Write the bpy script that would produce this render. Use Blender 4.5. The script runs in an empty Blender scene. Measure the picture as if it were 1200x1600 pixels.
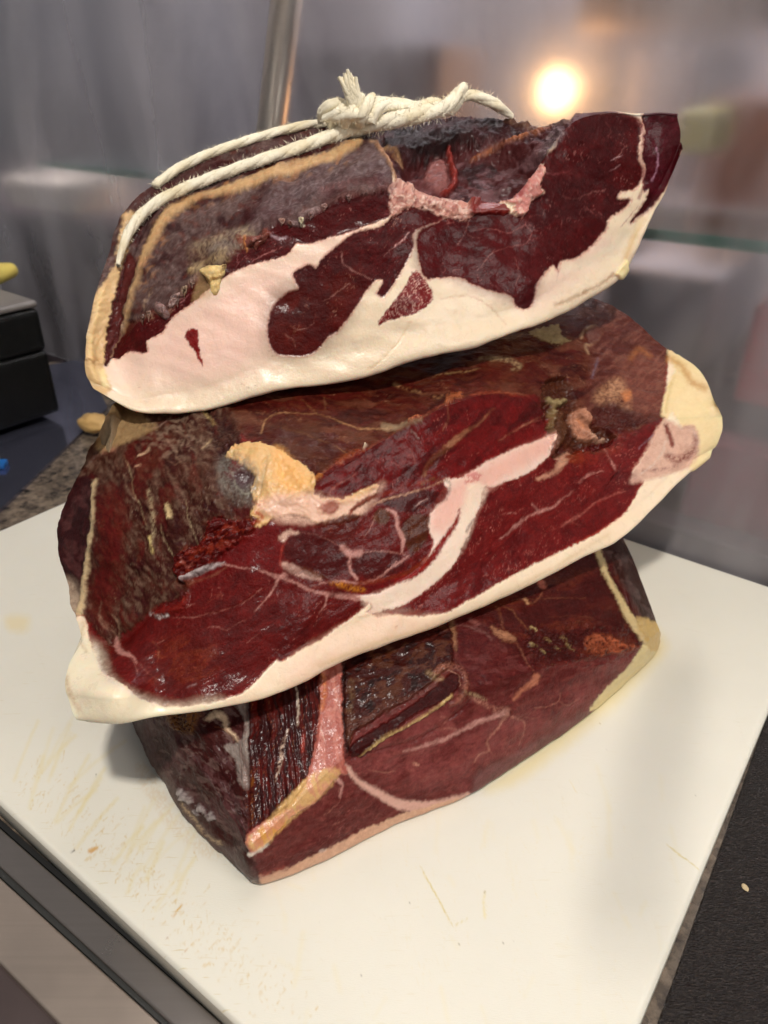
import bpy, math, random
import numpy as np
from mathutils import Vector

# ------------------------------------------------------------------ camera, world, lamps, exposure
F_PX, W_PX, H_PX = 1176.0, 1200.0, 1600.0
CAM_H, PITCH = 0.35, math.radians(30.4)
CP, SP = math.cos(PITCH), math.sin(PITCH)
scene = bpy.context.scene
COL = scene.collection
cam_d = bpy.data.cameras.new('camera'); cam = bpy.data.objects.new('camera', cam_d); COL.objects.link(cam)
cam.location = (0, 0, CAM_H); cam.rotation_euler = (math.pi/2 - PITCH, 0, 0)
cam_d.sensor_fit = 'VERTICAL'; cam_d.sensor_height = 24.0; cam_d.lens = F_PX*24.0/H_PX
cam_d.clip_start = 0.01; cam_d.clip_end = 60
cam_d.dof.use_dof = True; cam_d.dof.focus_distance = 0.40
cam_d.dof.aperture_fstop = (cam_d.lens*1e-3)/0.0024
scene.camera = cam
world = bpy.data.worlds.new('World'); scene.world = world; world.use_nodes = True
bg = world.node_tree.nodes['Background']; bg.inputs[0].default_value = (0.95, 0.95, 1.0, 1); bg.inputs[1].default_value = 0.17
scene.view_settings.view_transform = 'Standard'; scene.view_settings.look = 'None'
scene.view_settings.exposure = 0.08; scene.view_settings.gamma = 1
scene.cycles.use_denoising = True
scene.cycles.max_bounces = 8
scene.cycles.sample_clamp_indirect = 4

def area(name, loc, target, size, power, color, sizey=None):
    d = bpy.data.lights.new(name, 'AREA'); d.energy = power; d.color = color; d.size = size
    if sizey: d.shape = 'RECTANGLE'; d.size_y = sizey
    o = bpy.data.objects.new(name, d); COL.objects.link(o); o.location = loc
    o.rotation_euler = (Vector(target)-Vector(loc)).to_track_quat('-Z', 'Y').to_euler()
    return o
area('key_lamp', (0.02, -0.35, 1.45), (0.02, 0.36, 0.10), 0.09, 17.0, (1.0, 0.94, 0.87))
area('sheen_light', (0.66, -0.26, 0.66), (0.0, 0.38, 0.13), 0.30, 3.1, (1.0, 0.95, 0.90))  # added light, placed so that its glints give the lean a wet sheen
area('ceiling_lamp', (0.1, 0.75, 1.7), (0.0, 0.45, 0.0), 0.5, 2.6, (1.0, 0.93, 0.86))
area('back_fill', (0.3, 1.35, 1.5), (0.1, 2.3, 0.1), 0.7, 72.0, (1.0, 0.95, 0.95))  # added fill, brightens the wall and goods behind the glass

# ------------------------------------------------------------------ helpers
def at(px, py, Y=None, z=None):
    """the point at forward distance Y (or height z) seen at photo position px, py"""
    u, v = px-600.0, py-800.0
    d = np.array([u, F_PX*CP - v*SP, -F_PX*SP - v*CP])
    t = (Y/d[1]) if Y is not None else ((z-CAM_H)/d[2])
    return np.array([0, 0, CAM_H]) + d*t
def to_px(P):
    q = P - np.array([0, 0, CAM_H])
    zc = q[..., 1]*CP - q[..., 2]*SP
    up = q[..., 1]*SP + q[..., 2]*CP
    return 600 + F_PX*q[..., 0]/zc, 800 - F_PX*up/zc
def spec(s):
    return at(s[0], s[1], Y=s[2]) if s[2] >= 0.0 and not (len(s) > 3) else at(s[0], s[1], z=abs(s[2]))
def lin(c):
    c = np.asarray(c, float)/255.0
    return np.where(c <= 0.04045, c/12.92, ((c+0.055)/1.055)**2.4)

_rng = np.random.RandomState(7)
_perm = _rng.permutation(256).astype(np.int64); _perm = np.concatenate([_perm, _perm, _perm])
_grad = _rng.normal(size=(256, 3)); _grad /= np.linalg.norm(_grad, axis=1)[:, None]
def perlin(P):
    P = np.asarray(P, float); i = np.floor(P).astype(np.int64); f = P-i; i &= 255
    u = f*f*f*(f*(f*6-15)+10)
    res = 0
    for dx in (0, 1):
        for dy in (0, 1):
            for dz in (0, 1):
                h = _perm[_perm[_perm[i[..., 0]+dx]+i[..., 1]+dy]+i[..., 2]+dz]
                g = _grad[h]
                d = g[..., 0]*(f[..., 0]-dx)+g[..., 1]*(f[..., 1]-dy)+g[..., 2]*(f[..., 2]-dz)
                w = (u[..., 0] if dx else 1-u[..., 0])*(u[..., 1] if dy else 1-u[..., 1])*(u[..., 2] if dz else 1-u[..., 2])
                res = res + d*w
    return res
def fbm(P, o=4, gain=0.5):
    s, a = 0, 1.0
    for k in range(o):
        s = s + a*perlin(P*(2.03**k)+17.3*k); a *= gain
    return s
def sstep(a, b, x):
    t = np.clip((x-a)/(b-a), 0, 1); return t*t*(3-2*t)
def cr(P, T, t):
    """non-uniform Catmull-Rom through rows of P (n, ...) at parameters T, evaluated at t"""
    n = len(T); P = np.asarray(P, float)
    M = np.zeros_like(P)
    sh = (-1,)+(1,)*(P.ndim-1)
    dT = np.diff(T); S = np.diff(P, axis=0)/dT.reshape(sh)
    M[1:-1] = (S[:-1]*dT[1:].reshape(sh)+S[1:]*dT[:-1].reshape(sh))/(dT[:-1]+dT[1:]).reshape(sh)
    M[0] = S[0]; M[-1] = S[-1]
    k = np.clip(np.searchsorted(T, t, side='right')-1, 0, n-2)
    h = dT[k]; x = ((t-T[k])/h)
    sh2 = (-1,)+(1,)*(P.ndim-1); x = x.reshape(sh2); h = h.reshape(sh2)
    return ((2*x**3-3*x**2+1)*P[k]+(x**3-2*x**2+x)*h*M[k]+(-2*x**3+3*x**2)*P[k+1]+(x**3-x**2)*h*M[k+1])
def smooth_line(pts, n=6, closed=False):
    P = np.asarray(pts, float)
    if closed: P = np.vstack([P[-1:], P, P[:2]])
    if len(P) < 3: return P
    T = np.concatenate([[0], np.cumsum(np.maximum(np.linalg.norm(np.diff(P[:, :2], axis=0), axis=1), 1e-6)**0.5)])
    lo, hi = (1, len(P)-2) if closed else (0, len(P)-1)
    t = np.concatenate([np.linspace(T[i], T[i+1], n, endpoint=False) for i in range(lo, hi)]+[[T[hi]]])
    return cr(P, T, t)

def mesh_np(name, V, Fq, mat, parent=None, smooth=True, tris=None, attrs=None, loc=None):
    me = bpy.data.meshes.new(name)
    V = np.asarray(V, np.float32).reshape(-1, 3)
    if loc is not None: V = V-np.asarray(loc, np.float32)
    Fq = np.asarray(Fq if Fq is not None else np.zeros((0, 4)), np.int32).reshape(-1, 4)
    Ft = np.asarray(tris if tris is not None else np.zeros((0, 3)), np.int32).reshape(-1, 3)
    me.vertices.add(len(V)); me.vertices.foreach_set('co', V.ravel())
    nl = Fq.size+Ft.size
    me.loops.add(nl); me.loops.foreach_set('vertex_index', np.concatenate([Fq.ravel(), Ft.ravel()]))
    me.polygons.add(len(Fq)+len(Ft))
    ls = np.concatenate([np.arange(len(Fq))*4, Fq.size+np.arange(len(Ft))*3]).astype(np.int32)
    me.polygons.foreach_set('loop_start', ls)
    me.update(calc_edges=True)
    me.polygons.foreach_set('use_smooth', np.full(len(Fq)+len(Ft), smooth))
    for k, a in (attrs or {}).items():
        a = np.asarray(a, np.float32)
        if a.ndim == 2:
            at_ = me.attributes.new(k, 'FLOAT_COLOR', 'POINT')
            at_.data.foreach_set('color', np.hstack([a, np.ones((len(a), 1), np.float32)]).ravel())
        else:
            at_ = me.attributes.new(k, 'FLOAT', 'POINT'); at_.data.foreach_set('value', a)
    me.validate()
    if mat: me.materials.append(mat)
    o = bpy.data.objects.new(name, me); COL.objects.link(o)
    if parent: o.parent = parent
    return o
def tag(o, label=None, cat=None, group=None, kind=None):
    for k, v in (('label', label), ('category', cat), ('group', group), ('kind', kind)):
        if v: o[k] = v
    return o
def empty(name, loc):
    o = bpy.data.objects.new(name, None); COL.objects.link(o); o.location = [float(x) for x in loc]; o.empty_display_size = 0.02
    bpy.context.view_layer.update()
    return o
def grid_faces(nr, nc, off=0, flip=False):
    a = np.arange(nr*nc).reshape(nr, nc)+off
    q = np.stack([a[:-1, :-1], a[:-1, 1:], a[1:, 1:], a[1:, :-1]], -1).reshape(-1, 4)
    return q[:, ::-1] if flip else q

# ------------------------------------------------------------------ node helper
def new_mat(name):
    m = bpy.data.materials.new(name); m.use_nodes = True
    nt = m.node_tree; return m, nt, nt.nodes['Principled BSDF']
def nd(nt, typ, **kw):
    n = nt.nodes.new(typ)
    for k, v in kw.items():
        if hasattr(n, k) and not k[0].isupper(): setattr(n, k, v)
        else: n.inputs[k.replace('_', ' ')].default_value = v
    return n
def ramp(nt, src, stops):
    r = nt.nodes.new('ShaderNodeValToRGB'); e = r.color_ramp.elements
    while len(e) < len(stops): e.new(0.5)
    for el, (p, c) in zip(e, stops):
        el.position = p; el.color = tuple(c)+(1,) if len(c) == 3 else c
    nt.links.new(src, r.inputs[0]); return r
def simple(name, rgb, rough=0.5, metal=0.0, var=0.12, scale=40, bump=0.0, spec_=0.5):
    m, nt, b = new_mat(name); L = nt.links
    tc = nd(nt, 'ShaderNodeTexCoord'); n = nd(nt, 'ShaderNodeTexNoise', Scale=scale, Detail=5.0)
    L.new(tc.outputs['Object'], n.inputs['Vector'])
    c = lin(rgb)
    r = ramp(nt, n.outputs['Fac'], [(0.3, tuple(c*(1-var))), (0.7, tuple(np.minimum(c*(1+var), 1)))])
    L.new(r.outputs[0], b.inputs['Base Color'])
    b.inputs['Roughness'].default_value = rough; b.inputs['Metallic'].default_value = metal
    b.inputs['Specular IOR Level'].default_value = spec_
    if bump:
        bp = nd(nt, 'ShaderNodeBump', Strength=0.6, Distance=bump); L.new(n.outputs['Fac'], bp.inputs['Height']); L.new(bp.outputs[0], b.inputs['Normal'])
    return m

def ham_material():
    m, nt, b = new_mat('cured_ham'); L = nt.links
    a = nd(nt, 'ShaderNodeAttribute', attribute_name='col'); ar = nd(nt, 'ShaderNodeAttribute', attribute_name='rough')
    af = nd(nt, 'ShaderNodeAttribute', attribute_name='fat')
    tc = nd(nt, 'ShaderNodeTexCoord')
    n1 = nd(nt, 'ShaderNodeTexNoise', Scale=1300.0, Detail=4.0, Roughness=0.7); L.new(tc.outputs['Object'], n1.inputs['Vector'])
    n2 = nd(nt, 'ShaderNodeTexNoise', Scale=170.0, Detail=6.0, Roughness=0.65); L.new(tc.outputs['Object'], n2.inputs['Vector'])
    mr = nd(nt, 'ShaderNodeMapRange'); L.new(n2.outputs['Fac'], mr.inputs[0])
    mr.inputs[1].default_value = 0.3; mr.inputs[2].default_value = 0.7; mr.inputs[3].default_value = 0.8; mr.inputs[4].default_value = 1.2
    mr2 = nd(nt, 'ShaderNodeMapRange'); L.new(n1.outputs['Fac'], mr2.inputs[0])
    mr2.inputs[1].default_value = 0.3; mr2.inputs[2].default_value = 0.7; mr2.inputs[3].default_value = 0.86; mr2.inputs[4].default_value = 1.15
    mu = nd(nt, 'ShaderNodeMath', operation='MULTIPLY'); L.new(mr.outputs[0], mu.inputs[0]); L.new(mr2.outputs[0], mu.inputs[1])
    # fat is even in colour, lean is mottled
    mixf = nd(nt, 'ShaderNodeMix', data_type='FLOAT'); L.new(af.outputs['Fac'], mixf.inputs[0]); L.new(mu.outputs[0], mixf.inputs[2]); mixf.inputs[3].default_value = 1.0; mx2 = nd(nt, 'ShaderNodeMath', operation='MULTIPLY'); L.new(af.outputs['Fac'], mx2.inputs[0]); mx2.inputs[1].default_value = .92; L.new(mx2.outputs[0], mixf.inputs[0])
    vm = nd(nt, 'ShaderNodeVectorMath', operation='SCALE'); L.new(a.outputs['Color'], vm.inputs[0]); L.new(mixf.outputs[0], vm.inputs['Scale'])
    L.new(vm.outputs[0], b.inputs['Base Color'])
    ra = nd(nt, 'ShaderNodeMath', operation='MULTIPLY_ADD'); L.new(n2.outputs['Fac'], ra.inputs[0]); ra.inputs[1].default_value = 0.3
    sb = nd(nt, 'ShaderNodeMath', operation='SUBTRACT'); L.new(ar.outputs['Fac'], sb.inputs[0]); sb.inputs[1].default_value = 0.15
    L.new(sb.outputs[0], ra.inputs[2]); L.new(ra.outputs[0], b.inputs['Roughness'])
    sp = nd(nt, 'ShaderNodeMath', operation='MULTIPLY_ADD'); L.new(af.outputs['Fac'], sp.inputs[0]); sp.inputs[1].default_value = 0.3; sp.inputs[2].default_value = 0.08; L.new(sp.outputs[0], b.inputs['Specular IOR Level'])
    sw = nd(nt, 'ShaderNodeMath', operation='MULTIPLY'); L.new(af.outputs['Fac'], sw.inputs[0]); sw.inputs[1].default_value = 0.5
    L.new(sw.outputs[0], b.inputs['Subsurface Weight'])
    b.inputs['Subsurface Radius'].default_value = (1.0, 0.45, 0.25); b.inputs['Subsurface Scale'].default_value = 0.004
    h = nd(nt, 'ShaderNodeMath', operation='MULTIPLY_ADD'); L.new(n1.outputs['Fac'], h.inputs[0]); h.inputs[1].default_value = 0.14; L.new(n2.outputs['Fac'], h.inputs[2])
    bs = nd(nt, 'ShaderNodeMath', operation='MULTIPLY_ADD'); L.new(af.outputs['Fac'], bs.inputs[0]); bs.inputs[1].default_value = -0.45; bs.inputs[2].default_value = 0.8
    bp = nd(nt, 'ShaderNodeBump', Distance=0.0018); L.new(h.outputs[0], bp.inputs['Height']); L.new(bs.outputs[0], bp.inputs['Strength'])
    L.new(bp.outputs[0], b.inputs['Normal'])
    cw = nd(nt, 'ShaderNodeMapRange'); L.new(ar.outputs['Fac'], cw.inputs[0]); cw.inputs[1].default_value = .30; cw.inputs[2].default_value = .48; cw.inputs[3].default_value = .27; cw.inputs[4].default_value = .06; L.new(cw.outputs[0], b.inputs['Coat Weight']); b.inputs['Coat Roughness'].default_value = .17; b.inputs['Coat IOR'].default_value = 1.4; n5 = nd(nt, 'ShaderNodeTexNoise', Scale=60.0, Detail=6.0, Roughness=0.55); L.new(tc.outputs['Object'], n5.inputs['Vector']); b5 = nd(nt, 'ShaderNodeBump', Strength=0.55, Distance=0.0026); L.new(n5.outputs['Fac'], b5.inputs['Height']); L.new(b5.outputs[0], b.inputs['Coat Normal'])
    return m
HAM = ham_material()

# ------------------------------------------------------------------ surface colouring of the meat (mostly the colour of the thing itself, stored per vertex)
class Paint:
    def __init__(s, px, py, P3, base, gain):
        s.px, s.py, s.P = px, py, P3
        q = np.stack([px, py, np.zeros_like(px)], -1)
        s.w1 = np.stack([fbm(q/34.0+3, 3), fbm(q/34.0+9, 3)], -1)*6.0
        s.w2 = np.stack([fbm(q/7.0+5, 3, .6), fbm(q/7.0+11, 3, .6)], -1)*3.2
        s.q = q; s.gain = gain
        n = len(px)
        s.col = np.tile(lin(base), (n, 1)); s.rough = np.full(n, 0.42); s.fat = np.zeros(n); s.h = np.zeros(n)
        s.fz = fbm(q/5.0+31, 3, .7); s.mz = fbm(q/22.0+57, 4, .6); s.f2 = fbm(q/1.9+77, 2, .7); s.cz = fbm(q/11.0+91, 4, .7); s.k = 0
    def warped(s, warp, idx):
        return s.px[idx]+warp*(s.w1[idx, 0]*.6+s.w2[idx, 0]), s.py[idx]+warp*(s.w1[idx, 1]*.6+s.w2[idx, 1])
    def sel(s, pts, m):
        lo = pts[:, :2].min(0)-m; hi = pts[:, :2].max(0)+m
        return np.nonzero((s.px > lo[0]) & (s.px < hi[0]) & (s.py > lo[1]) & (s.py < hi[1]))[0]
    def poly_mask(s, pts, soft, warp, curve=True, fuzz=0):
        P = smooth_line(pts, 4, True)[:-1] if curve else np.asarray(pts, float)
        idx = s.sel(P, soft+8+fuzz*2)
        x, y = s.warped(warp, idx)
        d = np.full(len(idx), 1e9); ins = np.zeros(len(idx), bool)
        A = P; B = np.roll(P, -1, 0)
        for (ax, ay), (bx, by) in zip(A, B):
            ex, ey = bx-ax, by-ay; L2 = ex*ex+ey*ey+1e-9
            t = np.clip(((x-ax)*ex+(y-ay)*ey)/L2, 0, 1)
            d = np.minimum(d, (x-ax-t*ex)**2+(y-ay-t*ey)**2)
            c = (ay > y) != (by > y)
            if ey != 0: ins ^= c & (x < (bx-ax)*(y-ay)/(by-ay)+ax)
        d = np.sqrt(d)*np.where(ins, -1, 1)+fuzz*s.fz[idx]+.8*s.f2[idx]+.8*s.fz[idx]
        return idx, 1-sstep(-soft, soft, d), d
    def line_mask(s, pts, w, soft, warp, fuzz=0):
        P = np.asarray(pts, float)
        if np.isscalar(w) and w <= 2.5: w = [w*.5, w, w*.8, w*.5]
        if P.shape[1] == 2:
            W = np.full(len(P), float(w)) if np.isscalar(w) else np.interp(np.linspace(0, 1, len(P)), np.linspace(0, 1, len(w)), w)
            P = np.hstack([P, W[:, None]])
        P = smooth_line(P, 5)
        idx = s.sel(P, P[:, 2].max()+soft+6+fuzz*2)
        x, y = s.warped(warp, idx); best = np.full(len(idx), 1e9)
        for (ax, ay, aw), (bx, by, bw) in zip(P[:-1], P[1:]):
            ex, ey = bx-ax, by-ay; L2 = ex*ex+ey*ey+1e-9
            t = np.clip(((x-ax)*ex+(y-ay)*ey)/L2, 0, 1)
            best = np.minimum(best, np.hypot(x-ax-t*ex, y-ay-t*ey)-(aw+(bw-aw)*t)/2)
        wm = float(P[:, 2].max()); best = best+(fuzz+min(.12*wm, 1.8)+.25)*s.fz[idx]+(.6+min(.05*wm, .5))*s.f2[idx]; soft = soft+min(.10*wm, 1.6)
        return idx, 1-sstep(-soft, soft, best), best
    def put(s, idx, m, rgb, rough, fat, h):
        if rgb is not None:
            s.k += 1; v = 1+.30*(s.cz[idx] if s.k % 2 else s.mz[idx])+.16*s.fz[idx]
            fv = (s.fat[idx] if fat is None else np.full(len(idx), float(fat)))[:, None]
            tgt = lin(rgb)[None]*np.stack([v, v**1.25, v**1.3], -1).clip(.3, 1.7)*(1-fv)+fv* lin(rgb)[None]*(1+(v-1)[:, None]*np.array([[.02, .09, .17]]))
            s.col[idx] += (tgt-s.col[idx])*m[:, None]
        if rough is not None: s.rough[idx] += (rough-s.rough[idx])*m
        if fat is not None: s.fat[idx] += (fat-s.fat[idx])*m
        if h: s.h[idx] += h*m
    def poly(s, pts, rgb=None, soft=1.3, warp=1, a=1, rough=None, fat=None, h=0, curve=True, fuzz=0, mott=0, halo=None):
        if halo is not None:
            idx, m, d = s.poly_mask(pts, 1, warp, curve, fuzz+1.5); s.put(idx, (1-sstep(.5, 4.5, d))*.55, halo, None, None, 0)
        idx, m, d = s.poly_mask(pts, soft, warp, curve, fuzz)
        if mott: m = m*sstep(-mott, mott, s.fz[idx]+0.5*s.mz[idx]+0.12)
        s.put(idx, m*a, rgb, rough, fat, h)
    def line(s, pts, w, rgb=None, soft=1.1, warp=.7, a=1, rough=None, fat=None, h=0, fuzz=0, mott=0):
        if np.max(w) <= 8 and not h and fat is None: w = np.asarray(w, float)*.8 if not np.isscalar(w) else w*.8
        idx, m, d = s.line_mask(pts, w, soft, warp, fuzz)
        if mott: m = m*sstep(-mott, mott, s.fz[idx]+0.5*s.mz[idx]+0.12)
        if np.max(w) <= 6: m = m*(.45+.55*sstep(-.45, .25, s.fz[idx]+.8*s.mz[idx]))
        s.put(idx, m*a, rgb, rough, fat, h)
    def noise(s, pts, scale, ang, stretch, rgb, thr, a, seed=0, ridge=True, h=0, fade=12, o=3, wid=.06, rough=None, skip_fat=True):
        """thin marbling lines (ridge) or patches inside a region"""
        if pts is None: idx = np.arange(len(s.px)); m = np.ones(len(idx))
        else: idx, m, d = s.poly_mask(pts, fade, .5)
        c, sn = math.cos(math.radians(ang)), math.sin(math.radians(ang))
        x, y = s.px[idx]+s.w1[idx, 0]*1.5, s.py[idx]+s.w1[idx, 1]*1.5
        q = np.stack([(x*c+y*sn)/(scale*stretch), (-x*sn+y*c)/scale, np.full(len(idx), seed*7.7)], -1)
        f = fbm(q, o, .5)
        if ridge:
            f = 1-sstep(0, wid, np.abs(f))
            g = sstep(thr, thr+.25, fbm(q*.45+40, 2))
            f = f*g
        else: f = sstep(thr, thr+.22, f)
        mm = m*f*a
        if skip_fat: mm = mm*(1-s.fat[idx])
        s.put(idx, mm, rgb, rough, None, h)
    def bumpy(s, pts, scale, amp, ang=0, stretch=1, o=4, seed=0, fade=10, skip_fat=False):
        if pts is None: idx = np.arange(len(s.px)); m = np.ones(len(idx))
        else: idx, m, d = s.poly_mask(pts, fade, .5)
        c, sn = math.cos(math.radians(ang)), math.sin(math.radians(ang)); x, y = s.px[idx], s.py[idx]
        q = np.stack([(x*c+y*sn)/(scale*stretch), (-x*sn+y*c)/scale, np.full(len(idx), seed*3.3)], -1)
        if skip_fat: m = m*(1-.85*s.fat[idx])
        s.h[idx] += amp*m*fbm(q, o, .55)

FAT = dict(rough=.3, fat=1.0)
def ham_surface(name, stations, paint_fn, label, base, gain, g_depth, zb, NS=640, NA=150, NF=130, drop=.03, macro=.0012):
    """stations: rows A..F of (px, py, Y | -z); lofted into a closed solid"""
    rows = {k: np.array([(spec(st[k]) if st[k][2] > 0 else at(st[k][0], st[k][1], z=-st[k][2])) for st in stations]) for k in 'ADF'}
    n = len(stations)
    A, D, Fm = rows['A'], rows['D'], rows['F']
    def mid(k, a, b, t, off):
        out = a+(b-a)*t+np.array(off)
        for i, st in enumerate(stations):
            if k in st: out[i] = spec(st[k]) if st[k][2] > 0 else at(st[k][0], st[k][1], z=-st[k][2])
        return out
    B = mid('B', A, D, .22, (0, -.004, 0)); C = mid('C', A, D, .6, (0, -.003, 0)); E = mid('E', D, Fm, .5, (0, 0, .002))
    A2 = A+np.array([0, drop, .002]); F2 = Fm+np.array([0, .025, -.012])
    T = np.concatenate([[0], np.cumsum(np.linalg.norm(np.diff((A+D+Fm)/3, axis=0), axis=1))]); 
    ts = np.linspace(0, T[-1], NS)
    # denser where the picture shows it larger does not matter: even spacing
    S = {k: cr(v, T, ts) for k, v in dict(A2=A2, A=A, B=B, C=C, D=D, E=E, F=Fm, F2=F2).items()}
    low = np.stack([S['A2'], S['A'], S['B'], S['C'], S['D']]); TL = np.array([0, .13, .36, .66, 1.0])
    up = np.stack([S['D'], S['E'], S['F']]); TU = np.array([0, .5, 1.0])
    G1 = cr(low, TL, np.linspace(0, 1, NA)); G2 = cr(up, TU, np.linspace(0, 1, NF))
    G = np.concatenate([G1, G2[1:]], 0)            # (NR, NS, 3)
    NR = G.shape[0]
    px, py = to_px(G)
    du = np.gradient(G, axis=1); dv = np.gradient(G, axis=0); N = np.cross(du, dv); N /= np.linalg.norm(N, axis=-1, keepdims=True)+1e-12
    p = Paint(px.ravel(), py.ravel(), G.reshape(-1, 3), base, gain)
    p.h += macro*fbm(G.reshape(-1, 3)*28+3, 3)
    paint_fn(p)
    H = p.h.reshape(NR, NS)
    # keep the first and last rows quiet so that the hidden skin joins them
    Pd = G+N*H[..., None]
    veil = (.0115*(1-.8*p.fat))[:, None]; col = np.maximum(p.col*p.gain-veil, p.col*.35*p.gain); col = np.clip(col, 0.0008, .9)
    org = np.array([A[:, 0].mean(), A[:, 1].mean(), zb])
    root = empty(name, org); tag(root, label, 'ham')
    def part(pn, r0, r1):
        sl = slice(r0*NS, r1*NS)
        V = Pd.reshape(-1, 3)[sl]
        return mesh_np(pn, V, grid_faces(r1-r0, NS), HAM, root, attrs=dict(col=col[sl], rough=p.rough[sl], fat=p.fat[sl]), loc=org)
    part('cut_face', 0, NA); part('dried_crust', NA-1, NR)
    # hidden skin: top back -> bottom back -> under side, plus both ends
    back = Pd[-1]; front = Pd[0]; cxm = back[:, 0].mean()
    Gb = back+np.array([0, g_depth*.5, 0]); Gb[:, 2] = np.minimum(back[:, 2]-.006, back[:, 2]*.5+front[:, 2]*.5)
    Gc = back*.7+front*.3+np.array([0, g_depth*.35, 0]); Gc[:, 2] = np.minimum(front[:, 2]+.012, Gb[:, 2]-.004)
    Gd = back*.5+front*.5; Gd[:, 2] = front[:, 2]+.002 if zb > 0.01 else 0.0006
    for q_ in (Gb, Gc): q_[:, 0] = cxm+(q_[:, 0]-cxm)*.88
    sk = np.stack([back, back+np.array([0, .012, -.004]), back+np.array([0, .026, -.016]), Gb, Gc, Gd, front]); SKT = np.array([0, .07, .15, .35, .55, .78, 1.0])
    Sk = cr(sk, SKT, np.linspace(0, 1, 26)); Sk[0] = back; Sk[-1] = front
    cc = np.tile(lin((172, 128, 84))*gain, (26*NS, 1)); nz = fbm(Sk.reshape(-1, 3)*60, 4)
    cc *= (1+.5*nz)[:, None]; dk = sstep(.0, .25, fbm(Sk.reshape(-1, 3)*14+8, 3)); cc += (lin((70, 40, 34))-cc)*dk[:, None]*.8
    tt = np.repeat(np.linspace(0, 1, 26), NS); cb = np.tile(col[-NS:], (26, 1)); cf = np.tile(col[:NS], (26, 1)); kb = (1-sstep(.0, .35, tt))[:, None]; kf = sstep(.8, .97, tt)[:, None]; cc = cc*(1-kb)*(1-kf)+cb*.8*kb+cf*kf
    mesh_np('fat_rind', Sk.reshape(-1, 3)-0, grid_faces(26, NS), HAM, root,
            attrs=dict(col=np.clip(cc, 0, 1), rough=np.full(26*NS, .5), fat=np.full(26*NS, .5)), loc=org)
    # ends: ring of the whole section drawn in towards its centre
    for side, cidx in ((0, 0), (1, NS-1)):
        ring = np.concatenate([Pd[:, cidx], Sk[1:-1, cidx]])
        rc = np.concatenate([col.reshape(NR, NS, 3)[:, cidx], cc.reshape(26, NS, 3)[1:-1, cidx]])
        c0 = ring.mean(0); outd = (Pd[:, cidx]-Pd[:, cidx+(3 if side == 0 else -3)]).mean(0); outd /= np.linalg.norm(outd)
        outd = np.array([0, 1.0, 0]); L_ = [ring]
        for f, o_ in ((.985, .006), (.95, .012), (.85, .018), (.5, .022), (.0, .022)):
            L_.append(c0+(ring-c0)*f+outd*o_)
        V = np.concatenate(L_); m_ = len(ring); 
        a = np.arange(6*m_).reshape(6, m_); b_ = np.roll(a, -1, 1)
        q = np.stack([a[:-1], b_[:-1], b_[1:], a[1:]], -1).reshape(-1, 4)
        if side == 0: q = q[:, ::-1]
        mesh_np('end_face', V, q, HAM, root, attrs=dict(col=np.clip(np.tile(rc*.5+rc.mean(0)*.3, (6, 1))*(1+.7*fbm(V*90, 4))[:, None], .002, 1), rough=np.full(len(V), .5), fat=np.full(len(V), .3)), loc=org)
    root['label'] = label
    return root, org, (px, py, Pd, N)

exec_order = []
# ------------------------------------------------------------------ TOP HAM
def S(A, D, F, **k): return dict(A=A, D=D, F=F, **k)
top_st = [
 S((158,606,.410),(134,528,.425),(186,362,.480), B=(138,592,.408), C=(132,560,.412), E=(152,450,.45)),
 S((200,630,.405),(166,552,.425),(206,322,.490), E=(182,450,.455)),
 S((270,642,.405),(215,502,.430),(285,268,.510)),
 S((345,635,.408),(298,452,.430),(355,233,.525)),
 S((430,610,.412),(385,383,.440),(430,210,.540)),
 S((510,603,.417),(470,347,.445),(500,192,.550)),
 S((580,587,.422),(558,308,.450),(580,187,.560)),
 S((650,562,.430),(626,302,.455),(650,183,.565)),
 S((720,546,.440),(705,328,.465),(720,176,.570)),
 S((790,524,.452),(785,322,.475),(778,180,.565)),
 S((850,504,.465),(834,270,.487),(838,190,.550)),
 S((915,470,.490),(886,198,.502),(890,182,.538)),
 S((968,435,.510),(940,177,.515),(941,180,.532)),
 S((1003,370,.525),(1000,178,.525),(1001,182,.540)),
 S((1036,300,.530),(1036,177,.528),(1036,181,.542)),
 S((1061,235,.530),(1059,178,.530),(1058,182,.542), B=(1064,222,.53), C=(1065,205,.53)),
]
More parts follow.
